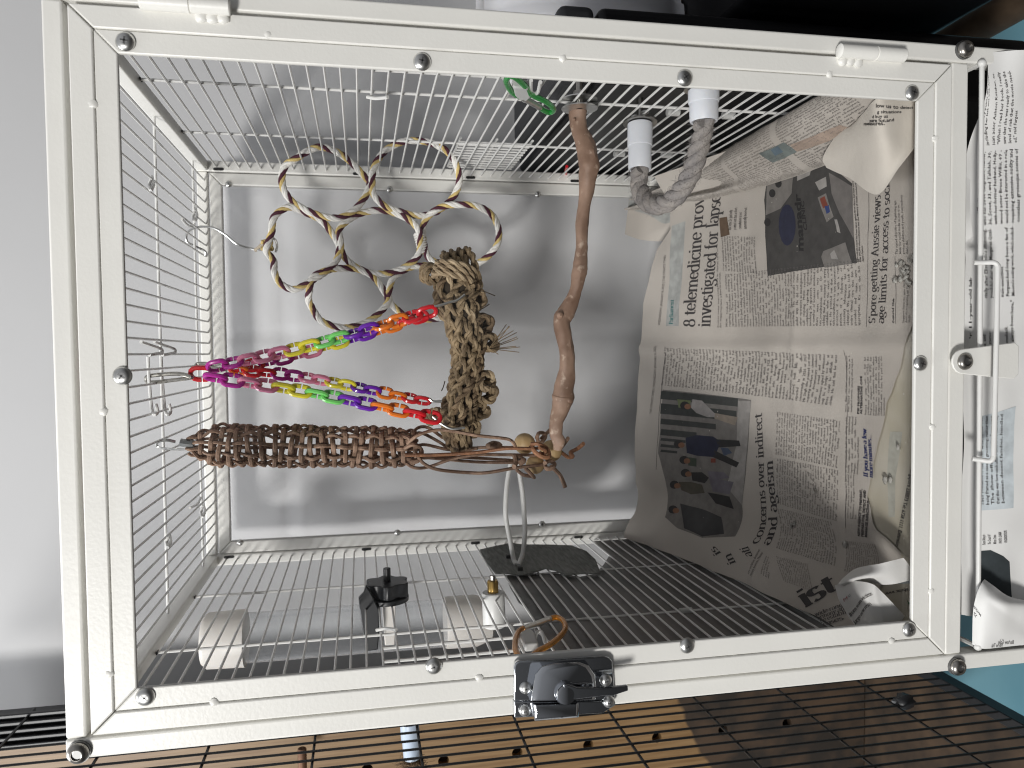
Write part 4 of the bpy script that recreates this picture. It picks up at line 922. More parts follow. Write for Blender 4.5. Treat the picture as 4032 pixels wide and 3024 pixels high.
def head(surf, txt, p0, p1, up, parent, mat=INK, kind='serif', name='headline', thick=.24, thin=.075, slant=0, bold=0):
    """one line: baseline from p0 to p1, `up` = where the x-height (serif) or capital height (sans) reaches at p0"""
    V, Fc, w = serif_text(txt, thick, thin, slant) if kind == 'serif' else sans_text(txt, bold=bold, res=2)
    o = surf.uv(*p0); ex = (surf.uv(*p1)-o)/max(w, 1e-6); ey = (surf.uv(p0[0]+up[0]*2.5, p0[1]+up[1]*2.5)-o)/2.5/(1.0 if kind == 'serif' else .70)
    return put(surf, V, Fc, o, ex, ey, name, mat, parent)
def body(surf, txt, tl, tr, bl, chars, parent, mat=INKG, name='body_text', bold=0, lead=1.0, justify=True):
    """a justified column: corners top-left, top-right, bottom-left in photo points"""
    o = surf.uv(*tl); a = surf.uv(*tr)-o; b = surf.uv(*bl)-o
    w = chars*.50; q = np.linalg.norm(np.array(bl, float)-np.array(tl))/np.linalg.norm(np.array(tr, float)-np.array(tl))
    lines = body.lines if body.lines else max(1, int(round(q*w/1.0)))
    hgt = lines*1.0*lead
    V, Fc, _ = sans_text(txt, (w, hgt+.3), bold, justify, 1, lead)
    if not V: return
    return put(surf, V, Fc, o, a/w, -b/hgt*1.0, name, mat, parent)
body.lines = None
def bodyn(n, *a, **k):
    body.lines = n; r = body(*a, **k); body.lines = None; return r
def fill(surf, pts, mat, parent, name='photo_print', off=.00015, cell=.006):
    uv = [surf.uv(*p) for p in pts]; fill_uv(surf, uv, mat, parent, name, off, cell)
def fill_uv(surf, uv, mat, parent, name, off, cell):
    bm = bmesh.new(); v = [bm.verts.new((float(q[0]), float(q[1]), 0)) for q in uv]; e = [bm.edges.new((v[i], v[(i+1) % len(v)])) for i in range(len(v))]
    bmesh.ops.triangle_fill(bm, use_beauty=True, edges=e)
    for _ in range(6):
        long = [e for e in bm.edges if e.calc_length() > cell]
        if not long: break
        bmesh.ops.subdivide_edges(bm, edges=long, cuts=1); bmesh.ops.triangulate(bm, faces=bm.faces)
    bm.verts.ensure_lookup_table(); mb = MB()
    mb.add([surf.pt(q.co.x, q.co.y, off) for q in bm.verts], [tuple(w.index for w in f.verts) for f in bm.faces]); bm.free()
    return obj(name, mb, mat, parent, angle=180)
def atc(x, y, Z):
    p = atz(x, y, Z); return p if p[1] > .0145 else at(x, y, .0145)
FS = Floor()
q2 = lambda x, y: (2440+.5425*x, 1100+.5425*y)
q1 = lambda x, y: (2440+.5425*x, 300+.5425*y)
q3 = lambda x, y: (2440+.5425*x, 1700+.5425*y)
# --- lower sheet over the whole tray floor
ns_ = thing('under_newspaper', (0, .15, -.52), 'stained beige newspaper sheet lying under the open spread at the front', 'newspaper')
def floor_grid(name, mat, parent, x0, x1, yf, yb, off, step=.0035):
    nx = int((x1-x0)/step); ny = int(.37/step); mb = MB(); vs = []
    for i in range(nx+1):
        X = x0+(x1-x0)*i/nx; a, b = yf(X), yb(X)
        for j in range(ny+1):
            Y = a+(b-a)*j/ny; vs.append((X, Y, H(X, Y)+off))
    mb.add(vs, [(i*(ny+1)+j, (i+1)*(ny+1)+j, (i+1)*(ny+1)+j+1, i*(ny+1)+j+1) for i in range(nx) for j in range(ny)])
    return obj(name, mb, mat, parent, angle=180)
floor_grid('sheet', PAPERB, ns_, -.1885, .1885, lambda X: .006, lambda X: .12, -.0014)
class Under(Floor):
    def pt(s, u, v, off): return (u, v, H(u, v)-.0014+off)
US = Under()
head(US, 'hard Road Singapore 238873 Tel: 6738 1111, Extension', (3597, 1770), (3520, 2150), (15, 3), ns_, INK, 'sans', 'printed_line', bold=.02)
head(US, 'Website: www.', (3592, 2312), (3478, 2334), (2, 13), ns_, INK, 'sans', 'printed_line', bold=.02)
fill(US, [q3(1900, 1060), q3(2120, 1060), q3(2125, 1100), q3(1900, 1110)], ink('grey_blue_print', (.40, .43, .44)), ns_, 'colour_print')
fill(US, [q3(2070, 1215), q3(2085, 1240), q3(2120, 1235), q3(2130, 1290), q3(2095, 1285)], ink('green_print', (.03, .16, .05)), ns_, 'colour_print')
fill(US, [q3(1950, 0), q3(2040, 0), q3(1990, 330), q3(1985, 620), q3(1940, 620), q3(1930, 330)], ink('grey_print', (.47, .46, .40)), ns_, 'colour_print')
# --- the open spread
sp_ = thing('newspaper_spread', (0, .18, -.5), 'open newspaper spread with the telemedicine headline lining the cage floor', 'newspaper')
bk = sorted([tuple(FS.uv(*p)) for p in ((2640, 905), (2585, 985), (2560, 1080), (2532, 1200), (2522, 1350), (2512, 1500), (2500, 1700), (2492, 1900), (2512, 1960), (2500, 2020))])
fw = sorted([tuple(FS.uv(*p)) for p in ((3620, 900), (3612, 1220), (3575, 1322), (3557, 1404), (3492, 1588), (3449, 1778), (3427, 1887), (3416, 1960), (3443, 2080), (3540, 2165), (3560, 2190), (3500, 2230))])
bX, bY = [b[0] for b in bk], [min(b[1], .3745) for b in bk]; fX, fY = [f[0] for f in fw], [max(f[1], .008) for f in fw]
floor_grid('sheet', PAPER, sp_, -.1895, .186, lambda X: np.interp(X, fX, fY)+.0012*noise.noise(Vector((X*120, 0, 0))), lambda X: np.interp(X, bX, bY), 0)
N1 = ("MOH received 59 complaints regarding telemedicine involving 20 operators. There were a number of licensees involved and there were some very short teleconsultations, said Dr Janil, adding that the ministry is trying to establish what the exact numbers are. "
      "He pointed out that a short teleconsultation is not automatically incorrect if it is with a regular patient, or a follow-up, or if necessary information has been obtained. We have to look at the entire clinical care that has been provided and make sure it's appropriate. It's not the fact of telemedicine. "
      "The actions taken include a suspension and a severe caution commensurate with the severity of the breaches, said Dr Janil. In addition, medical practitioners have been referred to the Singapore Medical Council for potential lapses in professional standards. The council's review is under way. He did not name the other operators as investigations are still ongoing. ")
N2 = ("The second Bill, which will be separately tabled in 2025, will perhaps more specifically be how jobs, through firms' grievance handling process, mediation between bosses and workers would take place before a workplace discrimination claim proceeds. If passed, both Bills are expected to take effect concurrently in 2026 or 2027. "
      "Mr Singh also pointed out that requiring workers or claimants to cite documentary evidence such as e-mail and oral testimonies signed by witnesses may be a bridge too far, as these could be difficult to obtain. He said that for cases that cannot be resolved, adjudication should be a last resort. "
      "He asked if Dr Tan could share successfully resolved examples of how Tafep had helped workers who made complaints on the grounds of nationality and age while employed. As stated in the Bill, workers with mental health conditions are protected from discrimination. ")
bodyn(44, FS, N1*3, (2866, 1287), (2862, 1080), (3402, 1282), 30, sp_)
bodyn(13, FS, N1[300:], (2852, 1066), (2847, 930), (2992, 1078), 30, sp_)
bodyn(3, FS, 'Enforcement action has been taken against three clinics that have more than 100,000 teleconsultations that the Ministry of Health revoked the clinic\'s licence', (3382, 1033), (3360, 700), (3413, 1030), 60, sp_, INK, justify=False, bold=.012)
bodyn(2, FS, 'Probes cover non-compliance in clinical care or for inappropriate advertisements', (2832, 1290), (2828, 965), (2852, 1290), 40, sp_, INKG, name='subhead', justify=False)
bodyn(4, FS, 'The stated objective of legislating age limits for social media access is to protect children and youth, respondents share the', (3536, 1002), (3528, 770), (3590, 1000), 33, sp_, justify=False)
bodyn(3, FS, 'Singapore shares the same objectives as Australia in legislating age limits for social media', (3562, 1272), (3560, 1060), (3596, 1268), 34, sp_, justify=False)
bodyn(1, FS, 'Osmond Chia', (3522, 1274), (3522, 1170), (3532, 1274), 12, sp_, INK, name='byline', justify=False, bold=.03)
head(FS, '8 telemedicine prov', (2737, 1287), (2771, 772), (-32, 0), sp_)
head(FS, 'investigated for lapses', (2797, 1287), (2832, 740), (-31, 0), sp_)
head(FS, "S'pore getting Aussie views", (3446, 1274), (3468, 768), (-17, 0), sp_, thick=.21)
head(FS, 'age limits for access to social', (3481, 1274), (3505, 690), (-17, 0), sp_, thick=.21)
fill(FS, [(2622, 1284), (2673, 1284), (2700, 870), (2645, 890)], ink('grey_band', (.40, .405, .385)), sp_, 'colour_band')
head(FS, 'Parliament', (2650, 1277), (2655, 1180), (-11, 0), sp_, INKT, thick=.26)
head(FS, 'WEDNESDAY, JANUARY 8, 2025 | THE STRAITS TIMES', (2600, 1281), (2623, 1005), (-9, 0), sp_, INKG, 'sans', 'page_header')
head(FS, 'THE STRAITS TIMES | WEDNESDAY, JANUARY 8, 2025', (2567, 1629), (2586, 1363), (-9, 0), sp_, INKG, 'sans', 'page_header')
def rule(pts, w=2.0):
    a = [np.array(p, float) for p in pts]; fill(FS, [tuple(p) for p in a]+[tuple(p+np.array([w, 0])) for p in a[::-1]], INKG, sp_, 'rule', .0002, .01)
rule([(2618, 1365), (2607, 1500), (2595, 1620), (2583, 1850)]); rule([(3322, 1380), (3333, 1700), (3330, 2080)], 1.6); rule([(3412, 1288), (3424, 700)], 1.8); rule([(3527, 1274), (3524, 1010)], 1.8)
bodyn(52, FS, N2*3, (2612, 1518), (2622, 1370), (3292, 1600), 26, sp_)
bodyn(24, FS, N2[260:]+N2, (3060, 1790), (3066, 1622), (3306, 1846), 29, sp_)
bodyn(24, FS, N2[500:]+N2, (3066, 1985), (3066, 1805), (3306, 2056), 29, sp_)
bodyn(24, FS, N2[80:]+N2, (3062, 2160), (3066, 2002), (3300, 2232), 29, sp_)
bodyn(4, FS, 'more than 100,000 teleconsultations that lasted one minute or less in a sampled month, among other lapses.', (3334, 1622), (3336, 1400), (3378, 1626), 31, sp_)
bodyn(2, FS, 'PSP PROPOSES ALTERNATIVE COE SYSTEM', (3384, 1630), (3384, 1440), (3406, 1630), 22, sp_, INK, justify=False, bold=.04)
bodyn(8, FS, 'Instead of using cash to bid for certificates of entitlement (COEs), the Progress Singapore Party (PSP) has proposed an alternative system where bidders use credits given to adult Singaporeans and permanent residents, combined with a base fee paid to the Government.', (3412, 1634), (3410, 1405), (3496, 1640), 34, sp_)
bodyn(5, FS, 'us systematically build up strong public health expertise and organisational capacity and establish international linkages, to better tackle future pandemics, said Ms Rahayu.', (3334, 1862), (3338, 1640), (3390, 1870), 34, sp_)
bodyn(5, FS, 'important to Singapore as religious harmony which has had a dedicated piece of legislation since the Maintenance of Religious Harmony Act.', (3332, 2040), (3334, 1868), (3384, 2046), 30, sp_)
bodyn(3, FS, 'NEW AGENCY TO PREVENT, PREPARE FOR, DETECT AND MANAGE INFECTIOUS DISEASES', (3388, 2112), (3396, 1925), (3430, 2118), 26, sp_, INK, justify=False, bold=.04)
head(FS, 'If you have a few', (3419, 1880), (3413, 1690), (-12, 0), sp_, INKB, thick=.30, thin=.10, slant=.2)
head(FS, 'more minutes...', (3439, 1882), (3432, 1714), (-12, 0), sp_, INKB, thick=.30, thin=.10, slant=.2)
head(FS, 'concerns over indirect', (2985, 2140), (3001, 1626), (-25, 0), sp_)
head(FS, 'and ageism', (3030, 2146), (3043, 1812), (-25, 0), sp_)
head(FS, 'is', (2842, 2178), (2815, 2150), (-17, 10), sp_); head(FS, 'in', (2900, 2216), (2878, 2176), (-22, 8), sp_); head(FS, 'ati', (2965, 2188), (2945, 2150), (-22, 6), sp_)
head(FS, 'ist', (3172, 2392), (3300, 2318), (-22, -42), sp_, thick=.34, thin=.10)
for k, tx in enumerate(('wide-rang', 'armony an', 'be establi', 'eases')):
    head(FS, tx, (3212+k*11, 2427+k*13), (3320+k*8-(20 if k == 3 else 0), 2386+k*14+(10 if k == 3 else 0)), (-5, -10), sp_, INKG, thick=.26, thin=.1, name='printed_line')
bodyn(16, FS, N2[30:]+N1, (3090, 2290), (3062, 2190), (3215, 2330), 26, sp_)
bodyn(3, FS, 'serve workplace discussions: Ministry decisions, Minister', (2950, 2262), (2998, 2160), (2985, 2285), 24, sp_, INK, justify=False)
bodyn(5, FS, 'workplace disputes must first discuss in good faith to be added', (3000, 2262), (3025, 2178), (3050, 2290), 18, sp_, justify=False)
bodyn(16, FS, N1[60:], (3330, 2250), (3332, 2130), (3470, 2270), 24, sp_)
bodyn(4, FS, 'the State Dr Janil only pointed out that a short consultation is not automatically incorrect', (2880, 905), (2885, 800), (2960, 900), 24, sp_, INK, justify=False)
# clinic photograph
PK = ink('print_black', (.030, .028, .028)); PG = ink('print_grey', (.105, .098, .092)); PM_ = ink('print_mid', (.20, .185, .17)); PLt = ink('print_light', (.34, .32, .30)); PNV = ink('print_navy', (.022, .024, .05))
L1, L2, L3 = .0002, .0003, .0004
fill(FS, [q1(1075, 1450), q1(1400, 1395), q1(1725, 1355), q1(1700, 1150), q1(1650, 980), q1(1690, 780), q1(1520, 640), q1(1280, 640), q1(1060, 680), q1(1050, 900), q1(1060, 1200)], ink('print_dark', (.060, .056, .053)), sp_, off=L1)
fill(FS, [q1(1100, 680), q1(1260, 650), q1(1250, 850), q1(1170, 960), q1(1060, 1010), q1(1070, 800)], PM_, sp_, off=L2)
fill(FS, [q1(1270, 620), q1(1400, 560), q1(1380, 720), q1(1290, 760)], PLt, sp_, off=L2)
fill(FS, [q1(1520, 700), q1(1690, 800), q1(1700, 1180), q1(1600, 1000), q1(1540, 850)], ink('print_road', (.17, .155, .145)), sp_, off=L2)
fill(FS, [q1(1150, 1250)]+[q1(1218+62*math.cos(a), 1080+150*math.sin(a)) for a in np.linspace(2.3, 2.3+2*math.pi, 18)], PNV, sp_, off=L2)
fill(FS, [q1(1440, 880), q1(1500, 850), q1(1555, 1020), q1(1505, 1060)], PM_, sp_, off=L2); fill(FS, [q1(1455, 890), q1(1490, 870), q1(1515, 940), q1(1480, 960)], ink('print_red', (.20, .05, .03)), sp_, off=L3); fill(FS, [q1(1490, 945), q1(1520, 935), q1(1530, 985), q1(1505, 1000)], ink('print_blue', (.03, .05, .16)), sp_, off=L3)
fill(FS, [q1(1465, 1310), q1(1480, 1270), q1(1640, 1205), q1(1690, 1360), q1(1490, 1390)], PM_, sp_, off=L2); fill(FS, [q1(1530, 1290), q1(1560, 1260), q1(1590, 1330), q1(1540, 1325)], PLt, sp_, off=L3)
fill(FS, [q1(1560, 1040), q1(1580, 1040), q1(1605, 1140), q1(1580, 1130)], PLt, sp_, off=L2)
fill(FS, [q1(1420, 770), q1(1500, 730), q1(1505, 800), q1(1450, 830)], PLt, sp_, off=L2)
for x, y in ((1075, 1060), (1110, 850), (1155, 780)):
    fill(FS, [q1(x+24*math.cos(a), y+30*math.sin(a)) for a in np.linspace(0, 6.28, 13)[:-1]], PK, sp_, off=L3)
head(FS, 'manadr', q1(1335, 1272), q1(1310, 850), (-24, 0), sp_, ink('print_sign', (.018, .017, .017)), 'sans', 'sign_print', bold=.035)
head(FS, 'CLINIC', q1(1366, 1120), q1(1340, 905), (-15, 0), sp_, MATS['print_sign'], 'sans', 'sign_print', bold=.03)
# street photograph
fill(FS, [q2(315, 800), q2(640, 835), q2(955, 875), q2(930, 1240), q2(890, 1640), q3(870, 700), q3(840, 760), q3(600, 770), q3(420, 700), q3(330, 620), q2(340, 1500), q2(280, 1260)], PM_, sp_, off=L1)
fill(FS, [q2(860, 880), q2(955, 885), q2(925, 1240), q2(890, 1640), q2(780, 1500), q2(850, 1200)], PLt, sp_, off=L2)
for y0, y1, x1 in ((808, 868, 860), (900, 975, 850), (1010, 1050, 700), (1085, 1130, 560), (1150, 1170, 480), (1195, 1215, 430), (1235, 1252, 420)):
    fill(FS, [q2(302, y0), q2(x1, y0+(x1-302)*.1), q2(x1, y1+(x1-302)*.1), q2(296, y1)], ink('print_pillar', (.045, .048, .045)) if 'print_pillar' not in MATS else MATS['print_pillar'], sp_, off=L2)
fill(FS, [q2(420, 870), q2(520, 880), q2(500, 940), q2(430, 930)], ink('print_leaf', (.16, .19, .09)), sp_, off=L3)
def person(head_c, torso, legs, cloth, skin=(.24, .12, .07)):
    fill(FS, torso, cloth, sp_, off=L3)
    for lg in legs: fill(FS, lg[0], lg[1], sp_, off=L3)
    x, y = head_c; fill(FS, [q2(x+34*math.cos(a), y+30*math.sin(a)) for a in np.linspace(0, 6.28, 13)[:-1]], PK, sp_, off=.0005)
    fill(FS, [q2(x+22+24*math.cos(a), y+8+20*math.sin(a)) for a in np.linspace(0, 6.28, 11)[:-1]], MATS.get('print_skin') or ink('print_skin', skin), sp_, off=.0006)
WHT = ink('print_white', (.36, .335, .32)); BEI = ink('print_beige', (.30, .25, .20)); LIL = ink('print_lilac', (.17, .155, .18)); OLV = ink('print_olive', (.075, .065, .045))
person((475, 915), [q2(530, 870), q2(600, 880), q2(680, 960), q2(720, 1000), q2(640, 1000), q2(560, 970), q2(520, 930)], [([q2(690, 970), q2(860, 1000), q2(840, 1060), q2(780, 1040), q2(690, 1010)], BEI)], WHT)
person((430, 1195), [q2(480, 1150), q2(560, 1130), q2(680, 1140), q2(740, 1180), q2(690, 1290), q2(560, 1280), q2(490, 1260)], [([q2(700, 1160), q2(870, 1170), q2(880, 1210), q2(720, 1220)], PK), ([q2(690, 1240), q2(870, 1330), q2(850, 1365), q2(680, 1290)], PK)], PNV)
person((470, 1310), [q2(500, 1290), q2(560, 1300), q2(560, 1360), q2(500, 1350)], [], ink('print_greenish', (.06, .075, .055)))
person((480, 1405), [q2(520, 1400), q2(600, 1400), q2(650, 1440), q2(620, 1480), q2(530, 1460)], [([q2(640, 1390), q2(760, 1400), q2(800, 1440), q2(660, 1460)], LIL)], PK)
person((400, 1490), [q2(430, 1470), q2(520, 1470), q2(600, 1490), q2(620, 1550), q2(520, 1560), q2(450, 1530)], [([q2(650, 1440), q2(830, 1470), q2(800, 1560), q2(680, 1540)], LIL)], OLV)
person((390, 1670), [q3(440, 520), q3(600, 560), q3(740, 620), q3(760, 740), q3(600, 760), q3(470, 700)], [([q3(640, 440), q3(800, 470), q3(830, 560), q3(700, 520)], PK)], ink('print_coat', (.045, .043, .045)))
fill(FS, [q2(735, 1220), q2(790, 1225), q2(820, 1260), q2(760, 1280)], ink('print_denim', (.07, .09, .14)), sp_, off=.0005)
fill(FS, [q2(665, 1300), q2(700, 1300), q2(700, 1330), q2(665, 1330)], MATS['print_red'], sp_, off=.0006)
fill(FS, [q1(725, 1030), q1(780, 1020), q1(800, 1150), q1(735, 1170)], ink('print_brown', (.13, .085, .055)), sp_, off=L2)
# --- rolled newspaper along the right wall
rl = thing('rolled_newspaper', (.17, .2, -.49), 'rolled up newspaper page lying along the foot of the wire wall', 'newspaper')
rows = []
for k, Y in enumerate((.018, .08, .14, .19, .24, .29, .335, .372)):
    g = .0008*math.sin(k*2.2); b = H(.14, Y); w = .158-.006*sm(.0, .12, Y)+.010*sm(.2, .37, Y)
    rows.append([np.array(p) for p in ((w-.002, Y, H(w, Y)+.0012), (w+.001+g, Y, H(w, Y)+.010), (w+.010, Y, -.484+.016*sm(.22, .37, Y)+g), (.5*(w+.012)+.5*.184, Y, -.4715+.012*sm(.25, .37, Y)), (.186, Y, -.474+.002*math.sin(k)), (.1905, Y, -.481))])
RS = Patch(rows, 8, 8).crease(.0012, 60); RS.mesh('sheet', PAPER, rl)
def uvbody(surf, txt, u0, v0, eu, ev, chars, lines, parent, mat=INKG):
    V, Fc, _ = sans_text(txt, (chars*.5, lines+.3), 0, True, 1, 1.0)
    put(surf, V, Fc, np.array([u0, v0], float), np.array(eu, float)/(chars*.5), -np.array(ev, float)/lines, 'body_text', mat, parent, .0003)
for k in range(4): uvbody(RS, (N2[k*90:]+N1), 2.0, 54-k*13.4, (0, -12.2), (34, 0), 38, 30, rl)
fill(RS, [q1(1235, 500), q1(1600, 350), q1(1660, 370), q1(1520, 470), q1(1290, 545)], ink('print_tan', (.40, .31, .25)), rl, 'colour_print', .0003)
fill(RS, [q1(1010, 560), q1(1190, 480), q1(1290, 545), q1(1110, 630)], ink('print_seagreen', (.19, .22, .21)), rl, 'photo_print', .0003)
fill(RS, [q1(1100, 530), q1(1150, 505), q1(1190, 545), q1(1130, 575)], ink('print_bluegreen', (.13, .18, .22)), rl, 'photo_print', .0004)
# --- folded blank corner at the front right
fc = thing('folded_page_corner', atz(3430, 600, -.485), 'blank beige page corner folded over the spread beside the screw', 'newspaper')
rows = [[atc(3362, 490, -.487), atc(3400, 440, -.482), atc(3460, 385, -.478), atc(3560, 370, -.476), atc(3640, 360, -.478)],
        [atc(3296, 530, -.489), atc(3380, 535, -.482), atc(3470, 520, -.479), atc(3560, 480, -.480), atc(3640, 440, -.482)],
        [atc(3241, 618, -.492), atc(3350, 625, -.488), atc(3470, 610, -.485), atc(3560, 570, -.485), atc(3640, 510, -.487)],
        [atc(3254, 660, -.497), atc(3350, 705, -.494), atc(3454, 766, -.493), atc(3540, 660, -.490), atc(3640, 530, -.491)]]
FC = Patch(rows, 8, 8).crease(.0008, 50); FC.mesh('sheet', pm('beige_page', (.68, .63, .56), .9, var=.06, vscale=30, bump=.25, bscale=90), fc)
for k, tx in enumerate(('low us to detect', 'g situations', 'd buy us', 'pare for and', 'measures."')):
    a = ((3450, 424), (3455, 447), (3436, 466), (3424, 481), (3400, 494))[k]; b = ((3592, 430), (3546, 446), (3495, 464), (3519, 478), (3492, 492))[k]
    head(FC, tx, a, b, (0, -15 if k == 0 else -12), fc, INK, 'sans', 'printed_line', bold=.02)
# --- curled corners at the front left
cl = thing('curled_page_corner', q3(1, 1) and atc(*q3(1800, 1150), -.49), 'white curled page corner with red letter at the front of the spread', 'newspaper')
rows = [[atc(*q3(1575, 1110), -.488), atc(*q3(1700, 1000), -.485), atc(*q3(1900, 955), -.486), atc(*q3(2060, 915), -.492)],
        [atc(*q3(1600, 1105), -.478), atc(*q3(1720, 1060), -.475), atc(*q3(1930, 1030), -.478), atc(*q3(2110, 985), -.486)],
        [atc(*q3(1640, 1125), -.484), atc(*q3(1760, 1100), -.486), atc(*q3(1960, 1110), -.492), atc(*q3(2130, 1075), -.496)]]
Patch(rows, 8, 8).crease(.0008, 60, 2).mesh('upper_fold', PAPERW, cl)
rows = [[atc(*q3(1560, 1115), -.487), atc(*q3(1640, 1090), -.480), atc(*q3(1730, 1085), -.476), atc(*q3(1830, 1105), -.478), atc(*q3(1900, 1160), -.482), atc(*q3(2130, 1400), -.490)],
        [atc(*q3(1590, 1220), -.487), atc(*q3(1680, 1200), -.478), atc(*q3(1760, 1190), -.474), atc(*q3(1850, 1210), -.477), atc(*q3(1930, 1260), -.483), atc(*q3(2120, 1420), -.492)],
        [atc(*q3(1645, 1315), -.489), atc(*q3(1730, 1300), -.480), atc(*q3(1800, 1290), -.477), atc(*q3(1890, 1310), -.481), atc(*q3(1970, 1350), -.487), atc(*q3(2110, 1450), -.494)],
        [atc(*q3(1690, 1450), -.492), atc(*q3(1760, 1440), -.484), atc(*q3(1820, 1440), -.482), atc(*q3(1910, 1440), -.486), atc(*q3(1990, 1440), -.492), atc(*q3(2100, 1480), -.498)]]
CS = Patch(rows, 8, 8).crease(.0006, 60, 4); CS.mesh('lower_fold', PAPERW, cl)
head(CS, 'from scam victims', q3(1680, 1345), q3(1835, 1185), (-6, -9), cl, INKG, 'serif', 'printed_line', thick=.28, thin=.1)
head(CS, 'large new restri', q3(1715, 1400), q3(1830, 1255), (-6, -9), cl, INKG, 'serif', 'printed_line', thick=.28, thin=.1)
head(CS, 'M', q3(1630, 1235), q3(1655, 1215), (-3, -12), cl, ink('red_letter', (.35, .03, .06)), 'sans', 'printed_letter'); head(CS, 'C', q3(1665, 1205), q3(1680, 1190), (-3, -9), cl, ink('teal_letter', (.1, .22, .26)), 'sans', 'printed_letter')
# --- folded flap at the back
fl = thing('folded_page_flap', at(2560, 880, .35), 'folded page flap leaning against the back pane below the rope perch', 'newspaper')
q5 = lambda x, y: (2016+.4557*x, 756+.4557*y)
rows = [[at(*q5(1010, 60), .371), at(*q5(1200, 40), .362), at(*q5(1400, 10), .345), at(*q5(1560, -10), .330), at(*q5(1700, -30), .315)],
        [at(*q5(1000, 165), .372), at(*q5(1180, 190), .364), at(*q5(1330, 215), .350), at(*q5(1430, 150), .336), at(*q5(1560, 60), .322)],
        [at(*q5(985, 280), .373), at(*q5(1160, 310), .366), at(*q5(1300, 330), .352), at(*q5(1420, 250), .338), at(*q5(1520, 130), .326)],
        [at(*q5(975, 365), .374), at(*q5(1110, 412), .370), at(*q5(1290, 425), .358), at(*q5(1390, 380), .345), at(*q5(1480, 290), .332)]]
FP = Patch(rows, 8, 8); FP.mesh('sheet', PAPER, fl)
fill(FP, [q5(1010, 70), q5(1380, 20), q5(1480, 130), q5(1420, 235), q5(1200, 205), q5(1005, 150)], MATS['grey_band'], fl, 'colour_band', .0003)
head(FP, 'der', q5(1490, 135), q5(1420, 30), (22, -14), fl, INK); 
mb = MB(); P = cr([at(*q5(1400, 375), .345), at(*q5(1440, 260), .334), at(*q5(1475, 235), .330), at(*q5(1490, 265), .332), at(*q5(1450, 320), .338)], 8); mb.tube(P, [.0012]*len(P), 8)
# a little cone where the fold turns over
mb = MB(); mb.lathe(at(*q5(1470, 255), .327), at(*q5(1590, 100), .318)-at(*q5(1400, 370), .342), [(.0068, 0), (.0075, .012), (.0062, .026)], 18); mb.f = mb.f[:-2]; mb.mi = mb.mi[:-2]; obj('fold_curl', mb, PAPER, fl)
# ---- tray newspaper below the door
tn = thing('tray_newspaper', (0, .01, -.57), 'pale newspaper hanging in the tray behind the loop handle', 'newspaper')
rows = []
for Z, Y in ((-.5485, .020), (-.553, .0150), (-.567, .010), (-.585, .008), (-.610, .006)):
    rows.append([np.array([x, Y+.0012*math.sin(x*60+Z*100)-(Y+.0025)*sm(.150, .182, x)+(.004*sm(.185, .197, x) if Z > -.56 else 0), Z]) for x in np.linspace(.197, -.170, 14)])
TS = Patch(rows, 6, 8).crease(.0010, 40); TS.mesh('sheet', PAPERT, tn)
for xa, lines in ((3905, None),): pass
def tcol(y0, y1, x0, txts, dx=21.4):
    for k, tx in enumerate(txts):
        V, Fc, w = sans_text(tx, res=1, bold=.012); o = TS.uv(x0+dx*k, y0-2*k); e = TS.uv(x0+dx*k-4, y1-2*k)
        L = w if len(tx) > 26 else max(w, 16.0*.92)
        up = (TS.uv(x0+dx*k-26, y0-2*k)-o)/2/.72; put(TS, V, Fc, o, (e-o)/L, up, 'body_text', INK, tn)
tcol(575, 290, 3874, ['abuss and very public divorces -', 'including her last one with Amer-', 'ican actor Ashton Kutcher, 46.', '"When I read her book, I really', 'saw that she was ready to take the', 'level of risk that the movie need-', 'ed," said Fargeat'])
tcol(890, 600, 3862, ['turned Moore', 'who has three daughters, Rumer,', '36, Scout, 33, and Tallulah, 30,', 'with her former husband, Holly-', 'wood actor Bruce Willis, 69 -', 'would not be interested in a role', 'requiring extensive nudity and', 'countless grotesque scenes of'])
tcol(1178, 905, 3864, ['ing young proves so strong, esp-', "cially after Elisabeth's stunning,", 'youthful alter ego Margaret Qual-', 'ley exploits', 'male executives.', 'Fargeat had long been a fan of', "Moore's acting work, which includ-"])
tcol(1465, 1195, 3864, ['showed audiences to', 'is as an actress, and', 'any more the stereo-', 'typed actress".', '', 'and called a comeback.', 'But she has always been here,"'])
fill(TS, [(3862, 2010), (3860, 1640), (4000, 1600), (3990, 2000)], ink('pale_blue_box', (.60, .655, .685)), tn, 'colour_box', .0002, .012)
tcol(1990, 1640, 3874, ['Their romance is taken for what menarche,', 'being framed as a case of grooming, rather than', 'The show offers no judgment', 'that this was how such affairs used to be than to say', 'between decent families, handled'], 20)
tcol(2145, 2050, 3880, ['Pierre Niney in', 'The Count Of', 'Monte Cristo.', 'PHOTO: SHAW', 'ORGANISATION'], 21)
fill(TS, [(3848, 2170), (3900, 2166), (3950, 2190), (3975, 2212), (3985, 2370), (3845, 2380)], ink('tray_photo', (.035, .045, .05)), tn, 'photo_print', .0002, .012)
mb = MB(); mb.box((-.186, .060, -.66), (.186, .064, -.5360)); mb.box((-.186, .020, -.664), (.186, .0605, -.660)); tag(obj('tray_shade_panel', mb, pm('tray_shade', (.02, .02, .02), .6)), 'dark panel standing in for tray shade behind the pale newspaper under the cage', 'tray')  # dark panel painted as the shade in the gap under the rail
st = thing('newspaper_strip', (.03, .014, -.535), 'narrow strip of folded newspaper in the dark gap under the bottom rail', 'newspaper')
rows = [[at(3790, y, .020+.002*math.sin(y*.02)) for y in (690, 850, 1000, 1120, 1250, 1410)], [at(3835-(14 if y < 900 else 0)+(6 if y == 1000 else 0), y, .016+.003*math.sin(y*.02)) for y in (690, 850, 1000, 1120, 1250, 1410)]]
SP = Patch(rows, 8, 6); SP.mesh('sheet', PAPERT, st)
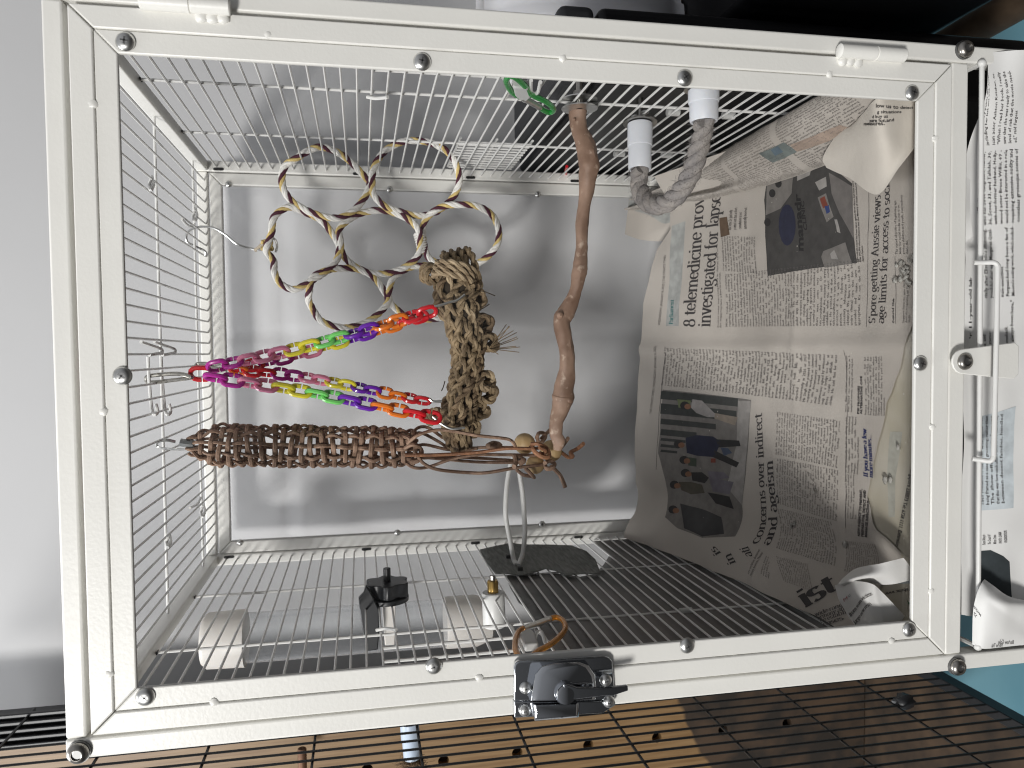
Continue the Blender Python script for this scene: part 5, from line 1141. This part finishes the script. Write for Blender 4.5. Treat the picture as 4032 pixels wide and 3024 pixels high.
head(SP, 'Their 11-year-old labrador re-', (3826, 1400), (3830, 980), (-11, 0), st, INK, 'sans', 'printed_line', bold=.02)
# ---- crumpled page in the tray
cp = thing('crumpled_page', at(3930, 2430, 0), 'crumpled white page curling up at the end of the tray', 'newspaper')
q6 = lambda x, y: (3024+.4557*x, 2268+.4557*y)
rows = [[at(*q6(1870, 30), .004), at(*q6(1960, 90), -.002), at(*q6(2080, 170), -.004), at(*q6(2210, 210), -.003), at(*q6(2330, 215), .0)],
        [at(*q6(1845, 60), -.002), at(*q6(1930, 170), -.008), at(*q6(2050, 240), -.010), at(*q6(2190, 270), -.007), at(*q6(2330, 290), -.003)],
        [at(*q6(1800, 170), -.003), at(*q6(1900, 240), -.008), at(*q6(2040, 330), -.008), at(*q6(2160, 400), -.004), at(*q6(2330, 480), .0)],
        [at(*q6(1770, 330), -.001), at(*q6(1880, 380), -.006), at(*q6(2010, 450), -.006), at(*q6(2140, 500), -.003), at(*q6(2330, 560), .0)],
        [at(*q6(1765, 590), .002), at(*q6(1860, 630), -.002), at(*q6(2010, 620), -.002), at(*q6(2160, 600), -.001), at(*q6(2330, 590), .0)]]
KP = Patch(rows, 8, 8).crease(.0008, 50, 6); KP.mesh('sheet', PAPERT, cp)
head(KP, 'Than her Thai', q6(2030, 612), q6(1930, 618), (1, -13), cp, INKG, 'sans', 'printed_line'); head(KP, 'Barlow Gale', q6(2120, 585), q6(1985, 592), (1, -13), cp, INKG, 'sans', 'printed_line')
head(KP, 'with', q6(1850, 345), q6(1790, 255), (-9, 5), cp, INKG, 'sans', 'printed_line'); head(KP, 'Th', q6(1815, 350), q6(1790, 310), (-9, 5), cp, INKG, 'sans', 'printed_line')
# ---- droppings, husks
DROP = pm('dropping', (.10, .085, .07), .8, col2=(.5, .49, .45), vscale=300)
mb = MB()
for i in range(26):
    p = FS.uv(3572+random.gauss(0, 16), 1080+random.gauss(0, 34)); mb.ball((p[0], p[1], H(*p)+.001), random.uniform(.0008, .0026), 8, (1, 1, .6), .5)
for x, y in ((3490, 1890), (3212, 1932), (3330, 2145), (3510, 1890), (3300, 560), (3395, 680), (3120, 2070), (3540, 1760), (3130, 2060)):
    p = FS.uv(x, y); mb.ball((p[0], p[1], H(*p)+.001), random.uniform(.0014, .0028), 8, (1.4, 1, .5), .5)
o = obj('droppings', mb, DROP); o['kind'] = 'stuff'; o['label'] = 'scattered dry bird droppings on the newspaper'
mb = MB()
for i in range(120):
    p = np.array([random.uniform(-.16, .14), random.uniform(.03, .33)]); mb.ball((p[0], p[1], H(*p)+.0004), random.uniform(.0002, .0006), 5, (1.5, 1, .5))
o = obj('seed_husks', mb, pm('husk', (.55, .52, .46), .8)); o['kind'] = 'stuff'; o['label'] = 'tiny seed husks scattered over the newspaper'

# ---- small extras
mb = MB(); a, b = at(2636, 2098, .368), at(2880, 1915, .335); mb.tube(cr([a, .5*(a+b)+np.array([0, 0, .004]), b], 8), .006, 10, flat=.3, up=(0, 0, 1)); tag(obj('clear_guard', mb, CLEARTUBE), 'clear plastic guard strip in the back corner over the newspaper photo', 'plastic strip')
mb = MB(); mb.tube(cr([atx(2232, 655, .199), atx(2228, 680, .199), atx(2240, 692, .199), atx(2262, 688, .199)], 6), .0016, 8); tag(obj('red_hook', mb, PC['red']), 'small red plastic hook on the outer nest door wires', 'hook')
